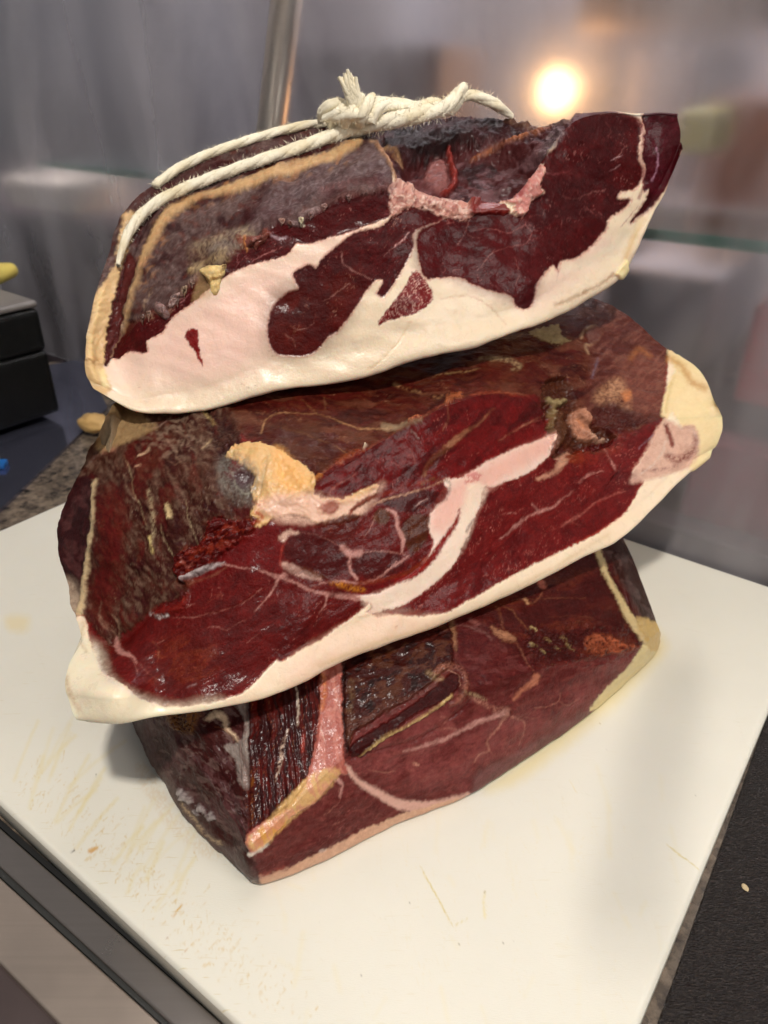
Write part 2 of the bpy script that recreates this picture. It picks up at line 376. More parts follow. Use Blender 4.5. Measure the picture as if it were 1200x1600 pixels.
def top_paint(p):
    # cut fat, paler and pinker inside, creamy at the rim
    p.poly([(60,300),(60,680),(1120,680),(1120,120),(60,120)], (232,212,184), curve=False, **FAT)
    p.poly([(150,560),(330,440),(470,380),(560,360),(450,480),(420,570),(330,600),(200,610),(160,600)], (236,204,186), soft=40, a=.9)
    p.poly([(240,540),(340,470),(420,430),(400,540),(300,590)], (238,196,180), soft=30, a=.5)
    p.poly([(640,420),(720,435),(790,470),(830,490),(900,440),(960,380),(930,370),(860,420),(800,470),(720,445)], (232,202,184), soft=20, a=.7)
    p.line([(640,505),(625,530),(600,560),(575,578)], 3, (205,170,120), soft=3, a=.55, h=-.0006)
    p.line([(690,468),(730,462),(765,480),(790,505)], 2.2, (190,130,95), soft=2, a=.5, h=-.0004)
    p.line([(880,420),(920,408),(960,385),(985,360)], 10, (235,222,196), soft=8, a=.6)
    p.line([(868,478),(905,462),(945,440),(972,420)], 5, (150,100,60), soft=3, a=.75, fuzz=4, rough=.5, h=-.0008)
    p.line([(1005,345),(985,385),(975,415)], 9, (205,165,100), soft=6, a=.6)
    p.poly([(962,428),(978,405),(980,425),(970,437)], (228,210,160), h=.002, soft=2)
    p.bumpy([(60,300),(60,680),(1120,680),(1120,120),(60,120)], 80, .0016, 20, 2.2, 3, 4)
    for a_,b_ in (((320,640),(420,600)),((345,622),(440,590)),((500,560),(560,540))):
        p.line([a_, ((a_[0]+b_[0])/2,(a_[1]+b_[1])/2-3), b_], 4, (240,228,204), soft=4, a=.5, h=.0004)
    for x_,y_ in ((378,601),(386,606),(398,603),(216,605),(418,548),(424,556)):
        p.line([(x_,y_),(x_+4,y_+1)], 2, (140,90,55), soft=1, a=.7)
    # lean areas
    M1=[(150,580),(162,548),(183,560),(200,549),(230,550),(229,533),(253,518),(266,497),(297,476),(317,460),(330,448),(353,432),(400,411),(437,403),(456,392),(463,381),(482,381),(523,368),(567,354),(597,344),(612,334),(616,300),(560,288),(420,330),(300,400),(220,460),(185,500),(150,540)]
    M2=[(460,425),(483,414),(493,419),(510,397),(533,380),(552,364),(600,352),(613,337),(633,325),(665,322),(690,335),(692,343),(667,352),(647,363),(645,387),(630,417),(613,447),(594,464),(590,460),(597,437),(588,437),(560,473),(533,510),(507,533),(493,550),(467,557),(433,553),(420,533),(420,500),(433,473),(450,457),(467,450),(457,430)]
    M3=[(655,365),(683,350),(702,338),(733,335),(787,330),(808,338),(822,330),(832,312),(852,300),(843,290),(852,267),(845,247),(868,232),(878,190),(900,172),(933,170),(975,176),(998,186),(1005,197),(1000,217),(997,247),(1006,267),(1003,280),(990,296),(970,300),(967,310),(987,312),(973,327),(950,343),(946,357),(927,383),(900,403),(876,410),(872,424),(866,414),(850,427),(837,447),(833,470),(823,482),(807,479),(800,464),(785,457),(767,453),(737,443),(720,434),(690,433),(668,434),(657,410)]
    M4=[(1008,172),(1066,168),(1068,210),(1060,257),(1051,277),(1033,303),(1013,327),(985,349),(1001,328),(1011,310),(1014,297),(1006,300),(1005,290),(1010,265),(1004,247),(1005,225),(1009,200),(1004,185)]
    M5=[(650,423),(673,450),(675,470),(647,490),(612,500),(590,509),(600,490),(627,457)]
    deep=(72,16,18)
    for M in (M1,M2,M3,M4): p.poly(M, deep, soft=1.3, rough=.34, fat=0, h=-.0006, warp=.7, halo=(186,112,100))
    for k_, M in enumerate((M1,M2,M3,M4)): p.noise(M, 2.6, (-25,-35,35,60)[k_], 7, (104,36,34), .0, .18, 140+k_, False); p.noise(M, 4, (-25,-35,35,60)[k_], 5, (50,9,11), .0, .22, 150+k_, False); p.noise(M, 9, (-25,-35,35,60)[k_], 2.5, (178,122,114), .05, .5, 160+k_, True, wid=.014)
    p.poly([(430,460),(470,445),(520,430),(560,420),(540,500),(490,550),(430,550),(418,500)], (84,32,18), soft=30, a=.8)
    p.poly(M4, (74,22,40), soft=6, a=.7)
    p.poly([(650,345),(700,340),(780,345),(830,345),(830,470),(700,430),(655,420)], (80,20,24), soft=18, a=.8)
    p.poly(M5, (120,40,40), soft=1.5, rough=.36, fat=.1); p.noise(M5, 5, 50, 1.6, (215,165,150), -.3, .9, 3, True, wid=.16, o=2, fade=2)
    p.noise(M3, 22, 40, 1.6, (165,110,105), .0, .45, 1, wid=.024)
    p.noise(M2, 18, -30, 2.0, (170,120,105), .0, .5, 2, wid=.024)
    p.noise(M1, 14, -20, 2.0, (170,110,110), .02, .45, 5, wid=.06)
    p.poly([(292,517),(308,515),(311,535),(318,574),(312,565),(304,548),(290,530)], (138,34,28), soft=1.4, fat=.2)
    # marbling lines traced one by one
    v=(176,128,120)
    p.line([(533,395),(535,412),(545,418),(560,427),(580,435)], 3, v, a=.75); p.line([(505,470),(525,458),(545,442)], 2, v, a=.7)
    p.line([(455,510),(470,515),(490,505),(492,490)], 1.6, v, a=.5); p.line([(440,520),(458,530),(462,545)], 1.4, v, a=.45)
    p.line([(617,385),(630,375),(640,362)], 3, (215,165,160), a=.9); p.line([(600,400),(622,378)], 1.4, v, a=.5)
    p.line([(735,342),(728,360),(716,382)], 2.2, v, a=.75); p.line([(728,360),(736,370),(750,372)], 1.6, v, a=.6)
    p.line([(738,360),(770,358),(800,364),(822,352),(832,362),(824,378),(790,388),(765,398),(752,418)], 2.2, (150,95,90), a=.7)
    p.line([(753,418),(760,405),(772,390)], 1.6, v, a=.5); p.line([(805,400),(812,430),(806,445)], 1.4, v, a=.4)
    p.line([(846,268),(868,272),(892,266)], 2, (150,90,90), a=.7); p.line([(880,306),(900,311),(925,300),(945,298)], 1.6, v, a=.5)
    p.line([(880,305),(884,298),(910,300)], 1.4, v, a=.4); p.line([(953,268),(962,262),(970,258)], 2, (190,150,150), a=.8)
    p.line([(955,251),(965,247),(973,243)], 2, (200,160,160), a=.8); p.line([(962,252),(972,235),(980,228)], 1.2, v, a=.6)
    p.line([(947,190),(955,205),(950,215)], 1.2, v, a=.4)
    p.line([(975,178),(995,184),(1005,200),(1003,225),(1000,245),(1006,265),(1005,290),(998,310)], 5, (150,95,90), soft=1.8, a=.85)
    p.line([(1025,232),(1028,255),(1020,282)], 3.4, (165,120,135), a=.85)
    p.line([(968,355),(985,338),(998,322)], 2.5, (150,70,65), a=.7)
    p.line([(395,407),(425,393),(442,386)], 3, (180,120,115), a=.6, mott=.2); p.line([(422,368),(432,372),(447,370)], 5, (190,160,165), a=.8)
    p.line([(872,424),(870,440)], 2, (120,40,38), a=.6)
    # crust: dark greyish dried skin with bloom
    CR=[(165,568),(178,525),(196,503),(216,498),(232,488),(246,482),(256,497),(262,480),(270,468),(284,464),(290,447),(304,436),(316,427),(326,440),(345,432),(352,414),(364,396),(384,376),(398,381),(412,372),(420,356),(440,345),(466,352),(478,342),(500,328),(530,314),(560,305),(600,300),(614,292),(612,262),(600,235),(590,205),(590,150),(400,150),(170,230),(100,420),(120,560)]
    p.poly(CR, (86,66,63), soft=1.5, warp=1.5, rough=.55, fat=0, h=.0016, fuzz=3, curve=False)
    p.noise(CR, 20, -28, 2.0, (104,84,80), -.02, .55, 8, False, wid=.2, rough=.38); p.noise(CR, 3.0, -28, 2.0, (132,116,112), .06, .3, 7, False); p.noise(CR, 3.2, 20, 1.6, (60,42,42), .05, .3, 6, False); p.noise(CR, 9, -28, 2.6, (118,100,97), .04, .25, 9, False)
    p.noise(CR, 26, -28, 1.6, (52,32,34), .04, .7, 10, False); p.noise(CR, 8, 20, 1.4, (100,50,40), .12, .4, 12, False)
    p.bumpy(CR, 26, .0022, -28, 1.8, 5, 3); p.bumpy(CR, 7, .0003, 10, 1.3, 3, 5)
    # smooth grey lobe next to the knot
    LB=[(395,345),(430,300),(500,262),(560,238),(600,232),(616,262),(612,280),(560,292),(500,312),(440,345)]
    p.poly(LB, (92,72,72), soft=10, a=.75, rough=.45, h=.001); p.noise(LB, 4, -25, 2.2, (122,106,106), .0, .5, 4, False, fade=8)
    p.poly([(300,385),(330,372),(390,360),(400,380),(370,392),(330,420),(300,425)], (158,138,112), soft=9, a=.75, mott=.5); p.line([(330,395),(350,385),(372,384)], 9, (120,112,116), soft=5, a=.5, mott=.6); p.line([(300,425),(330,412),(352,405)], 12, (176,150,108), soft=4, a=.7, mott=.6, h=.0012)
    # tan fat strip running along the cord
    p.line([(560,226),(530,243),(480,259),(425,276),(375,296),(322,308),(285,326),(255,352),(238,385),(226,412),(213,452),(200,490),(190,515)], [9,15,16,17,15,11,12,13,12,9,8,7,4], (196,158,112), soft=3, a=.92, rough=.45, fat=.6, h=.0014)
    p.noise([(560,220),(400,265),(250,345),(215,450),(235,450),(280,350),(400,300),(560,250)], 8, -28, 2.5, (188,132,86), .1, .35, 14, False, skip_fat=False)
    p.line([(520,232),(430,258),(350,284),(280,308),(240,340),(222,370),(212,400)], 6, (62,44,46), soft=2, a=.85, rough=.5, h=-.0012)
    # left skin: yellow rim then dark stripes
    p.poly([(205,330),(182,400),(172,430),(150,455),(140,500),(128,560),(134,600),(165,618),(175,600),(162,578),(168,525),(176,470),(190,425),(202,390),(215,350)], (206,170,122), soft=2.5, warp=1.4, rough=.4, fat=.8)
    p.line([(160,455),(148,500),(140,560),(150,595)], 7, (226,196,140), soft=4, a=.7, h=.0012); p.line([(165,600),(160,580)], 10, (235,215,160), soft=3, a=.9)
    p.poly([(196,398),(208,400),(216,412),(206,445),(192,490),(178,545),(166,572),(161,560),(168,520),(180,465)], (82,42,40), soft=2, warp=1.4, rough=.4, fat=0, h=-.0012)
    p.line([(196,400),(192,430),(180,480),(170,520)], 2, (50,30,32), soft=1, a=.8, h=-.001); p.line([(212,440),(196,490),(180,535),(172,555)], 2.6, (185,150,120), a=.7)
    p.line([(222,420),(205,470),(188,520)], 5, (110,90,82), soft=3, a=.7, h=-.0008)
    p.line([(240,455),(228,480),(238,498)], 5, (170,140,115), soft=3, a=.7, mott=.3)
    p.poly([(300,470),(318,425),(345,430),(340,446),(330,462),(310,470)], (185,158,112), soft=4, a=.4)
    p.line([(215,500),(240,490),(262,488),(285,455),(300,440),(318,428)], 6, (150,118,100), soft=3, a=.6, fuzz=3, mott=.3, h=.0012)
    p.line([(375,380),(390,378),(405,380),(418,366)], 9, (118,62,50), soft=2.5, a=.85, fuzz=3, h=.0016); p.line([(385,372),(387,392)], 4, (195,130,80), a=.8)
    p.line([(440,345),(468,350),(472,338),(500,327)], 5, (150,125,122), soft=2, a=.8, fuzz=3, h=.0014); p.line([(470,345),(474,352)], 4, (215,205,180), a=.9)
    p.line([(505,320),(540,308),(575,300),(605,292)], 8, (132,100,94), soft=3, a=.7, mott=.4)
    # hollow where the bone was
    CV=[(590,150),(590,215),(606,248),(622,285),(655,296),(700,302),(745,318),(785,310),(818,282),(842,246),(872,214),(892,190),(905,150)]
    p.poly(CV, (72,40,40), soft=2.5, rough=.42, fat=0, h=-.004, curve=False); p.poly([(630,235),(700,215),(800,225),(840,240),(800,300),(740,305),(650,285)], None, soft=18, h=-.010, warp=.5)
    p.noise(CV, 13, -10, 2.6, (112,82,84), .0, .7, 21, False); p.noise(CV, 20, 15, 2.0, (42,20,22), .02, .8, 22, False); p.bumpy(CV, 16, .0035, -12, 2, 4, 9)
    p.noise(CV, 10, 5, 2.5, (165,130,125), .02, .5, 23, True, wid=.024)
    p.poly([(592,190),(640,186),(720,178),(780,184),(830,190),(800,205),(740,212),(690,222),(640,235),(606,225)], (44,24,24), soft=5, a=.85, warp=2, h=.003)
    p.line([(740,224),(765,216),(790,211),(822,206),(845,199),(862,192)], [2,5,4,6,6,3], (150,92,62), soft=2, a=.85, h=.0025); p.line([(790,186),(830,193),(860,190),(905,178)], 5, (122,92,74), soft=3, a=.8, h=.001)
    p.line([(723,247),(745,252),(775,262),(800,258)], 4, (130,105,110), soft=3, a=.6, mott=.3)
    p.line([(705,218),(716,240),(715,262),(702,278)], [5,9,9,6], (132,54,48), soft=2, a=.9, h=.004, rough=.25); p.poly([(678,232),(700,226),(708,250),(700,275),(684,270),(674,250)], (140,90,86), soft=4, a=.85, h=.003, rough=.3)
    p.poly([(640,250),(672,250),(690,275),(680,290),(655,285)], (105,66,66), soft=5, a=.8, h=.002); p.line([(622,250),(650,252)], 6, (70,66,72), soft=4, a=.7)
    # tan tendon and pink ragged seam
    p.line([(590,230),(598,245),(612,262),(622,285),(640,296)], [5,9,11,10,8], (168,126,96), soft=2, a=.9, h=.0018, fuzz=2); p.line([(580,226),(610,224),(628,238),(615,232)], 6, (160,125,92), soft=2, a=.8)
    p.line([(640,282),(672,290),(700,297),(730,302)], [3,6,5,2], (160,122,98), soft=1.5, a=.85, h=.003)
    SM=[(612,290),(640,284),(668,300),(700,308),(733,320),(742,332),(728,344),(700,340),(682,334),(655,326),(632,326),(613,336)]
    p.poly(SM, (184,132,118), soft=1.8, warp=1.8, rough=.38, fat=.5, h=.001, fuzz=3); p.noise(SM, 6, 30, 1.5, (222,188,172), .0, .7, 31, False, skip_fat=False, fade=3); p.noise(SM, 7, -40, 1.5, (135,72,64), .05, .7, 33, False, skip_fat=False, fade=3); p.bumpy(SM, 7, .0022, 30, 1.5, 3, 12)
    p.line([(505,300),(540,292),(580,290),(612,296)], 9, (112,78,76), soft=3, a=.8, mott=.5, h=.0006)
    p.poly([(733,322),(742,308),(748,297),(762,294),(768,300),(752,315),(742,324)], (142,52,40), soft=1.2, h=.004); p.poly([(733,322),(760,318),(790,322),(795,332),(760,334),(735,334)], (120,42,36), soft=2, h=.0015, rough=.3)
    p.line([(748,316),(768,314)], 4, (45,28,24), a=.8)
    SR=[(827,245),(846,256),(852,268),(843,290),(848,301),(832,312),(822,330),(816,339),(803,332),(800,320),(781,311),(799,290),(810,272),(820,253)]
    p.poly(SR, (190,122,112), soft=1.6, warp=1.4, rough=.34, fat=.6, h=.002, fuzz=2); p.noise(SR, 8, 60, 1.5, (222,180,165), .0, .7, 35, False, skip_fat=False, fade=3); p.poly([(806,285),(818,278),(822,295),(812,308),(800,305)], (158,70,72), soft=4, a=.7); p.bumpy(SR, 9, .002, 50, 1.5, 3, 14)
    p.poly([(838,240),(848,212),(868,200),(884,206),(876,222),(862,234),(848,245)], (96,76,78), soft=4, a=.85, warp=1.5); p.noise([(838,240),(848,212),(868,200),(884,206),(876,222),(862,234)], 5, 40, 1.4, (150,130,128), .05, .7, 36, False, fade=3)
    p.line([(862,190),(890,178),(935,172),(960,176)], 6, (60,42,42), soft=3, a=.85)
    p.line([(940,177),(975,176),(1000,181)], 4, (150,110,100), soft=1.5, a=.8)
    # darkest pockets of the lean near the crust
    p.noise(None, 60, -25, 1.5, (56,12,16), .05, .5, 41, False)
    p.bumpy(None, 40, .0006, -25, 2, 3, 19, skip_fat=True)
top_root, top_org, top_geo = ham_surface('ham_piece', top_st, top_paint,
    'topmost cured ham piece, thick white fat under dark red lean, tied with white cord', (225,205,175), 1.0, .12, .192, NS=660, NA=190, NF=110)

# ------------------------------------------------------------------ MIDDLE HAM
mid_st = [
 S((132,1114,.263),(129,1002,.300),(165,650,-.185), B=(107,1086,.268), C=(108,1045,.282), E=(94,826,.370)),
 S((190,1120,.261),(188,1002,.300),(206,600,-.185), B=(178,1092,.258), C=(176,1050,.276), E=(160,800,.350)),
 S((250,1109,.2655),(248,948,.306),(280,590,-.185), E=(222,770,.350)),
 S((330,1099,.270),(312,882,.316),(360,580,-.186), E=(300,735,.350)),
 S((430,1079,.279),(392,814,.326),(450,570,-.187), E=(400,690,.365)),
 S((540,1026,.303),(490,757,.340),(560,560,-.189), E=(480,660,.385)),
 S((640,990,.320),(600,688,.365),(660,530,-.190), E=(610,628,.41)),
 S((740,950,.340),(702,634,.390),(760,500,-.193)),
 S((830,909,.360),(792,614,.420),(840,475,-.200)),
 S((905,868,.380),(862,642,.442),(925,466,-.206)),
 S((960,842,.400),(925,690,.445),(990,500,-.195)),
 S((1000,808,.415),(1000,672,.455),(1045,548,-.178)),
 S((1062,742,.440),(1062,655,.462),(1095,586,-.165)),
 S((1096,712,.455),(1126,652,.466),(1122,630,-.160), B=(1114,698,.455), C=(1125,674,.460)),
]
def mid_paint(p):
    meat=(96,24,24)
    p.poly([(60,440),(60,1150),(1200,1150),(1200,440)], meat, curve=False, rough=.34)
    p.poly([(150,1010),(300,930),(420,905),(560,950),(480,1010),(380,1080),(200,1070)], (88,30,24), soft=30, a=.7)
    p.poly([(225,1045),(250,1000),(310,990),(350,1020),(330,1060),(280,1080),(240,1075)], (106,50,32), soft=18, a=.6)
    p.poly([(760,770),(900,700),(980,680),(1000,760),(900,840),(700,940),(640,955),(740,830)], (100,34,32), soft=20, a=.8)
    # top facet, dried but fairly smooth
    TF=[(330,660),(300,560),(500,520),(900,420),(1060,500),(1060,600),(1030,655),(960,700),(880,720),(864,690),(858,640),(840,618),(780,618),(735,618),(700,630),(650,655),(610,680),(570,700),(530,718),(490,752),(440,705),(380,680)]
    p.poly(TF, (78,36,28), soft=2, warp=1.2, rough=.38, curve=False, fuzz=2)
    p.noise(TF, 16, 8, 4.0, (112,74,60), .0, .4, 51, False); p.noise(TF, 30, 5, 2.5, (52,20,16), .04, .7, 52, False)
    p.noise(TF, 10, 12, 5.0, (150,110,85), .02, .6, 53, True, wid=.024); p.noise(TF, 5, 10, 6, (100,62,50), .0, .25, 54, False); p.bumpy(TF, 14, .0010, 10, 3, 4, 22)
    t=(158,118,84)
    p.line([(408,676),(416,655),(440,646),(480,645),(515,652),(545,663),(580,669),(612,668)], [4,3,2,2,2,3,3,5], t, soft=1, a=.85)
    p.line([(440,670),(475,678),(505,690),(540,706)], 2, t, a=.8); p.line([(495,648),(485,635),(470,622)], 1.6, t, a=.5); p.line([(508,640),(506,620)], 1.4, t, a=.6)
    p.poly([(414,670),(440,655),(490,660),(520,690),(530,712),(490,742),(450,710)], (70,42,34), soft=8, a=.6)
    p.line([(600,665),(620,668),(640,660),(655,655)], 9, (148,126,100), soft=3, a=.8, fuzz=2); p.line([(615,600),(650,610),(685,622),(690,618)], 5, t, soft=2, a=.6, mott=.4)
    p.line([(675,590),(710,582),(750,575)], 3, (172,140,98), soft=1.5, a=.7, mott=.3, fuzz=2); p.line([(750,560),(790,560),(812,572),(800,577)], [4,9,8,3], (160,138,104), soft=2.5, a=.8, mott=.5)
    p.poly([(828,520),(850,512),(872,510),(878,525),(890,535),(868,537),(848,532)], (168,146,104), soft=1.6, a=.9, fuzz=3, h=.0008)
    p.line([(908,528),(916,514),(932,512),(940,520),(930,535),(915,540),(918,552)], 5, (142,112,88), soft=1.8, a=.9, h=.0008); p.poly([(918,516),(935,513),(940,525),(925,533)], (122,88,80), soft=2, a=.7)
    RT=[(940,470),(1000,505),(1045,550),(1045,600),(1034,650),(990,665),(940,660),(915,640),(920,590),(925,540)]
    p.poly(RT, (84,46,42), soft=8, a=.8); p.poly([(975,565),(1010,555),(1042,570),(1044,600),(1035,640),(1000,650),(975,620),(960,590)], (112,66,56), soft=14, a=.7); p.noise(RT, 6, -40, 4, (140,96,82), .05, .25, 58, False); p.noise(RT, 12, -30, 2.5, (132,88,74), .08, .25, 56, False)
    p.poly([(925,622),(945,600),(965,590),(978,600),(985,628),(985,642),(960,632),(935,632)], (176,130,98), soft=7, a=.85, h=.0008, mott=.9); p.poly([(972,612),(984,610),(986,624),(976,628)], (190,116,72), soft=4, a=.7); p.line([(985,560),(1000,545),(1015,555)], 8, (150,95,60), soft=5, a=.7)
    p.line([(934,560),(930,575),(925,590)], 4, (112,106,124), soft=2, a=.6); p.poly([(925,640),(950,630),(985,645),(1020,650),(990,668),(950,672),(930,660)], (66,36,34), soft=4, a=.8, mott=.5, h=-.002)
    # broken cavity at the right of the top
    CB=[(850,600),(880,590),(900,620),(905,650),(935,668),(958,682),(940,700),(900,706),(880,720),(864,712),(852,660)]
    p.poly(CB, (74,44,34), soft=3, rough=.36, h=-.004, warp=1.5); p.bumpy(CB, 12, .004, 70, 1.6, 4, 25)
    p.line([(862,622),(875,628),(888,622)], 8, (156,138,100), soft=2, a=.9, h=.003); p.line([(870,628),(868,655),(864,690)], [8,6,4], (142,120,84), soft=2, a=.85, h=.003); p.poly([(872,640),(888,650),(882,690),(868,712),(862,700),(866,660)], (84,54,40), soft=2, a=.8, h=.003)
    p.poly([(896,645),(914,640),(922,655),(925,672),(938,684),(915,686),(900,676)], (172,120,96), soft=2, a=.95, h=.003, rough=.25); p.line([(925,678),(935,686),(945,684)], 5, (205,165,140), soft=1.5, a=.9, h=.003); p.line([(905,655),(915,665)], 5, (190,120,80), a=.8)
    # ragged lip along the cut
    p.line([(735,617),(760,613),(790,614),(815,620)], 6, (150,62,42), soft=2, a=.7, fuzz=3); p.line([(698,632),(706,620),(718,618)], 9, (150,84,54), soft=2.5, a=.85, fuzz=5, h=.001); p.line([(640,656),(652,650)], 5, (190,110,70), a=.8, fuzz=2, h=.0015)
    p.line([(640,658),(665,645),(690,634)], 7, (112,44,36), soft=3, a=.8, mott=.3); p.line([(524,722),(540,714),(558,706),(568,702)], [6,12,10,6], (142,74,48), soft=3, a=.8, fuzz=5, mott=.8, h=.001); p.line([(568,700),(571,694)], 4, (205,185,160), h=.002)
    p.line([(488,752),(500,745)], 8, (190,120,60), soft=2, a=.9, fuzz=3, h=.0015)
    p.line([(642,672),(654,686)], 5, (140,118,112), soft=1, a=.8, h=.001)
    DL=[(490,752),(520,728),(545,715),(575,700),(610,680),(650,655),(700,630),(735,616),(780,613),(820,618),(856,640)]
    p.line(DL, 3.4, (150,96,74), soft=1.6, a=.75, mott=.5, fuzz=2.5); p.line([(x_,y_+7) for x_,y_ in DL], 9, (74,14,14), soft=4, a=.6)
    # left crust facet
    LF=[(60,560),(60,960),(128,960),(150,985),(175,1010),(187,1003),(200,985),(222,966),(245,946),(270,944),(292,925),(298,903),(276,895),(275,872),(300,858),(318,845),(326,815),(345,805),(372,815),(395,812),(410,780),(380,760),(350,740),(365,700),(378,680),(360,640),(350,560)]
    p.poly(LF, (68,40,34), soft=2, warp=1.6, rough=.5, curve=False, fuzz=3, h=.0008)
    p.noise(LF, 22, 65, 1.8, (92,68,58), .0, .45, 61, False); p.noise(LF, 3.5, 65, 3.0, (118,94,80), .06, .3, 60, False); p.noise(LF, 3.0, 50, 2.0, (48,26,24), .05, .35, 59, False); p.noise(LF, 30, 70, 1.5, (56,28,26), .03, .65, 62, False); p.noise(LF, 8, 60, 2.2, (116,92,78), .05, .45, 63, False)
    p.noise(LF, 14, 75, 2.6, (165,140,118), .0, .5, 64, True, wid=.016); p.noise(LF, 26, 80, 2, (84,30,26), .05, .6, 65, False); p.bumpy(LF, 46, .0026, 65, 2.0, 4, 27); p.bumpy(LF, 8, .0005, 60, 2.5, 3, 28)
    p.poly([(160,770),(185,760),(200,800),(190,900),(170,985),(142,960),(150,860)], (88,34,30), soft=14, a=.7); p.noise([(230,640),(330,640),(340,700),(260,720),(230,700)], 7, 15, 1.8, (130,108,92), .0, .6, 66, False)
    w=(176,156,122)
    p.line([(196,716),(206,740),(214,775),(225,800),(232,830)], 2.4, w, soft=1.4, a=.6, fuzz=1); p.line([(236,770),(240,800),(242,825),(238,850),(236,862)], [4,6,8,7,3], w, soft=3, a=.65, mott=.3); p.line([(262,792),(266,806)], 9, (206,178,132), soft=2, a=.95, fuzz=2, h=.001)
    p.line([(236,840),(240,862)], 6, (205,180,120), soft=1.6, a=.9, h=.001); p.line([(252,820),(262,850),(275,872)], 2.5, w, soft=1.3, a=.6); p.line([(218,715),(234,704)], 5, (190,158,128), soft=1.4, a=.8); p.line([(214,732),(222,728)], 4, (180,146,120), a=.8)
    p.line([(290,780),(298,820),(310,850)], 2, w, soft=1.2, a=.55); p.line([(260,720),(275,728),(288,722)], 1.6, (140,110,90), a=.7); p.line([(318,700),(330,690)], 4, (170,146,112), soft=1.5, a=.7)
    p.line([(155,960),(175,985),(186,1000)], 4, (135,98,82), soft=2, a=.6); p.line([(160,940),(156,965),(170,985)], 3, (150,118,98), soft=2, a=.5); p.line([(178,960),(188,975),(186,1000)], 3, (165,135,110), soft=2, a=.6)
    # outer skin left of the white line
    p.poly([(60,780),(90,790),(118,745),(148,750),(146,800),(138,860),(130,910),(122,965),(60,965)], (60,32,32), soft=3, rough=.42); p.noise([(60,780),(118,745),(148,750),(138,860),(122,965),(60,965)], 16, 80, 2, (92,58,56), .0, .6, 67, False)
    p.poly([(60,905),(110,905),(128,930),(120,985),(60,985)], (175,152,130), soft=10, a=.8)
    p.line([(151,752),(148,800),(140,850),(133,900),(130,940),(124,965),(116,970)], [5,5,7,7,8,10,6], (200,174,134), soft=1.8, a=.95, fat=.6, h=.0008)
    p.poly([(160,600),(215,635),(232,658),(250,668),(225,680),(195,690),(170,705),(150,700)], (152,124,88), soft=4, a=.9, fat=.3); p.line([(215,655),(235,668),(262,660),(272,640)], 5, (70,50,50), soft=3, a=.8, mott=.4); p.line([(240,672),(262,660),(275,640)], 3, (150,112,100), a=.7)
    p.line([(163,705),(178,700)], 10, (150,100,85), soft=3, a=.7, mott=.4)
    # pits between crust and yellow fat
    DG=[(320,640),(350,650),(372,680),(378,700),(366,720),(352,742),(335,700),(325,670)]
    p.poly(DG, (48,32,32), soft=6, a=.9, mott=.6, h=-.0015); p.line([(315,640),(328,655),(336,665)], 5, (165,140,95), soft=2, a=.8)
    # yellow fat patch
    YF=[(372,694),(398,690),(420,698),(442,708),(480,735),(492,752),(490,770),(510,778),(540,778),(566,764),(592,758),(588,773),(566,787),(547,800),(560,806),(540,814),(500,818),(470,806),(433,808),(400,824),(392,800),(400,786),(392,770),(398,745),(372,720),(352,712)]
    p.poly(YF, (214,172,116), soft=1.6, warp=1.2, rough=.34, fat=.9, h=.0008); p.poly([(400,790),(430,775),(480,768),(540,782),(600,755),(560,808),(490,820),(430,812)], (222,180,158), soft=9, a=.9)
    p.poly([(430,700),(470,735),(485,760),(450,775),(430,745)], (226,170,100), soft=10, a=.7); p.line([(418,715),(412,740),(408,770),(398,785)], 4, (160,140,110), soft=3, a=.6, h=-.0014); p.bumpy(YF, 22, .0022, 30, 1.4, 3, 29); p.line([(395,782),(405,790)], 4, (165,80,50), soft=2, a=.7)
    p.poly([(338,722),(362,706),(395,720),(408,745),(398,784),(375,790),(348,772),(340,745)], (118,112,104), soft=8, a=.8, rough=.45, mott=.9, fuzz=5); p.poly([(362,738),(384,733),(396,742),(392,758),(378,766),(364,757)], (70,54,58), soft=8, a=.8, h=-.0018, fuzz=4)
    p.line([(362,735),(372,765),(388,772),(400,760),(404,742)], 3, (150,145,128), soft=2, a=.7); p.line([(356,710),(380,702),(395,706)], 6, (186,164,110), soft=3, a=.7, mott=.4)
    # torn glossy lump at the left of the cut
    TL=[(277,900),(274,872),(292,858),(318,846),(324,822),(345,812),(375,816),(395,812),(404,806),(398,826),(368,850),(345,866),(330,885),(308,900),(294,912)]
    p.poly(TL, (78,24,20), soft=2, warp=1.4, rough=.2, h=.003); p.bumpy(TL, 9, .0035, -20, 2, 4, 33); p.noise(TL, 9, -25, 1.8, (128,52,40), .0, .7, 69, False); p.line([(286,872),(296,888),(304,880)], 4, (160,95,85), soft=2, a=.7)
    p.line([(290,908),(302,900),(318,892),(335,884),(350,880)], [3,7,6,6,3], (186,172,170), soft=1.6, a=.85, rough=.2, h=.001); p.line([(296,912),(330,900),(352,888)], 5, (122,74,60), soft=2, a=.8)
    p.line([(245,960),(262,954),(285,946),(294,930)], [8,13,12,6], (112,40,30), soft=3, a=.9, rough=.25, h=.002, fuzz=3); p.line([(237,958),(246,964),(262,962)], 6, (200,190,185), soft=1.6, a=.8, mott=.3, rough=.2)
    p.line([(400,800),(410,808),(398,818)], 7, (165,60,40), soft=2, a=.8, fuzz=2)
    # big fat band through the cut
    FB=[(866,680),(845,686),(822,694),(790,708),(760,720),(735,738),(717,747),(693,750),(699,765),(697,775),(680,792),(668,812),(670,832),(677,848),(664,875),(636,903),(587,927),(557,932),(577,945),(560,964),(587,958),(633,944),(667,921),(710,878),(723,848),(732,832),(737,820),(750,793),(755,765),(772,760),(800,750),(832,735),(848,722),(866,704)]
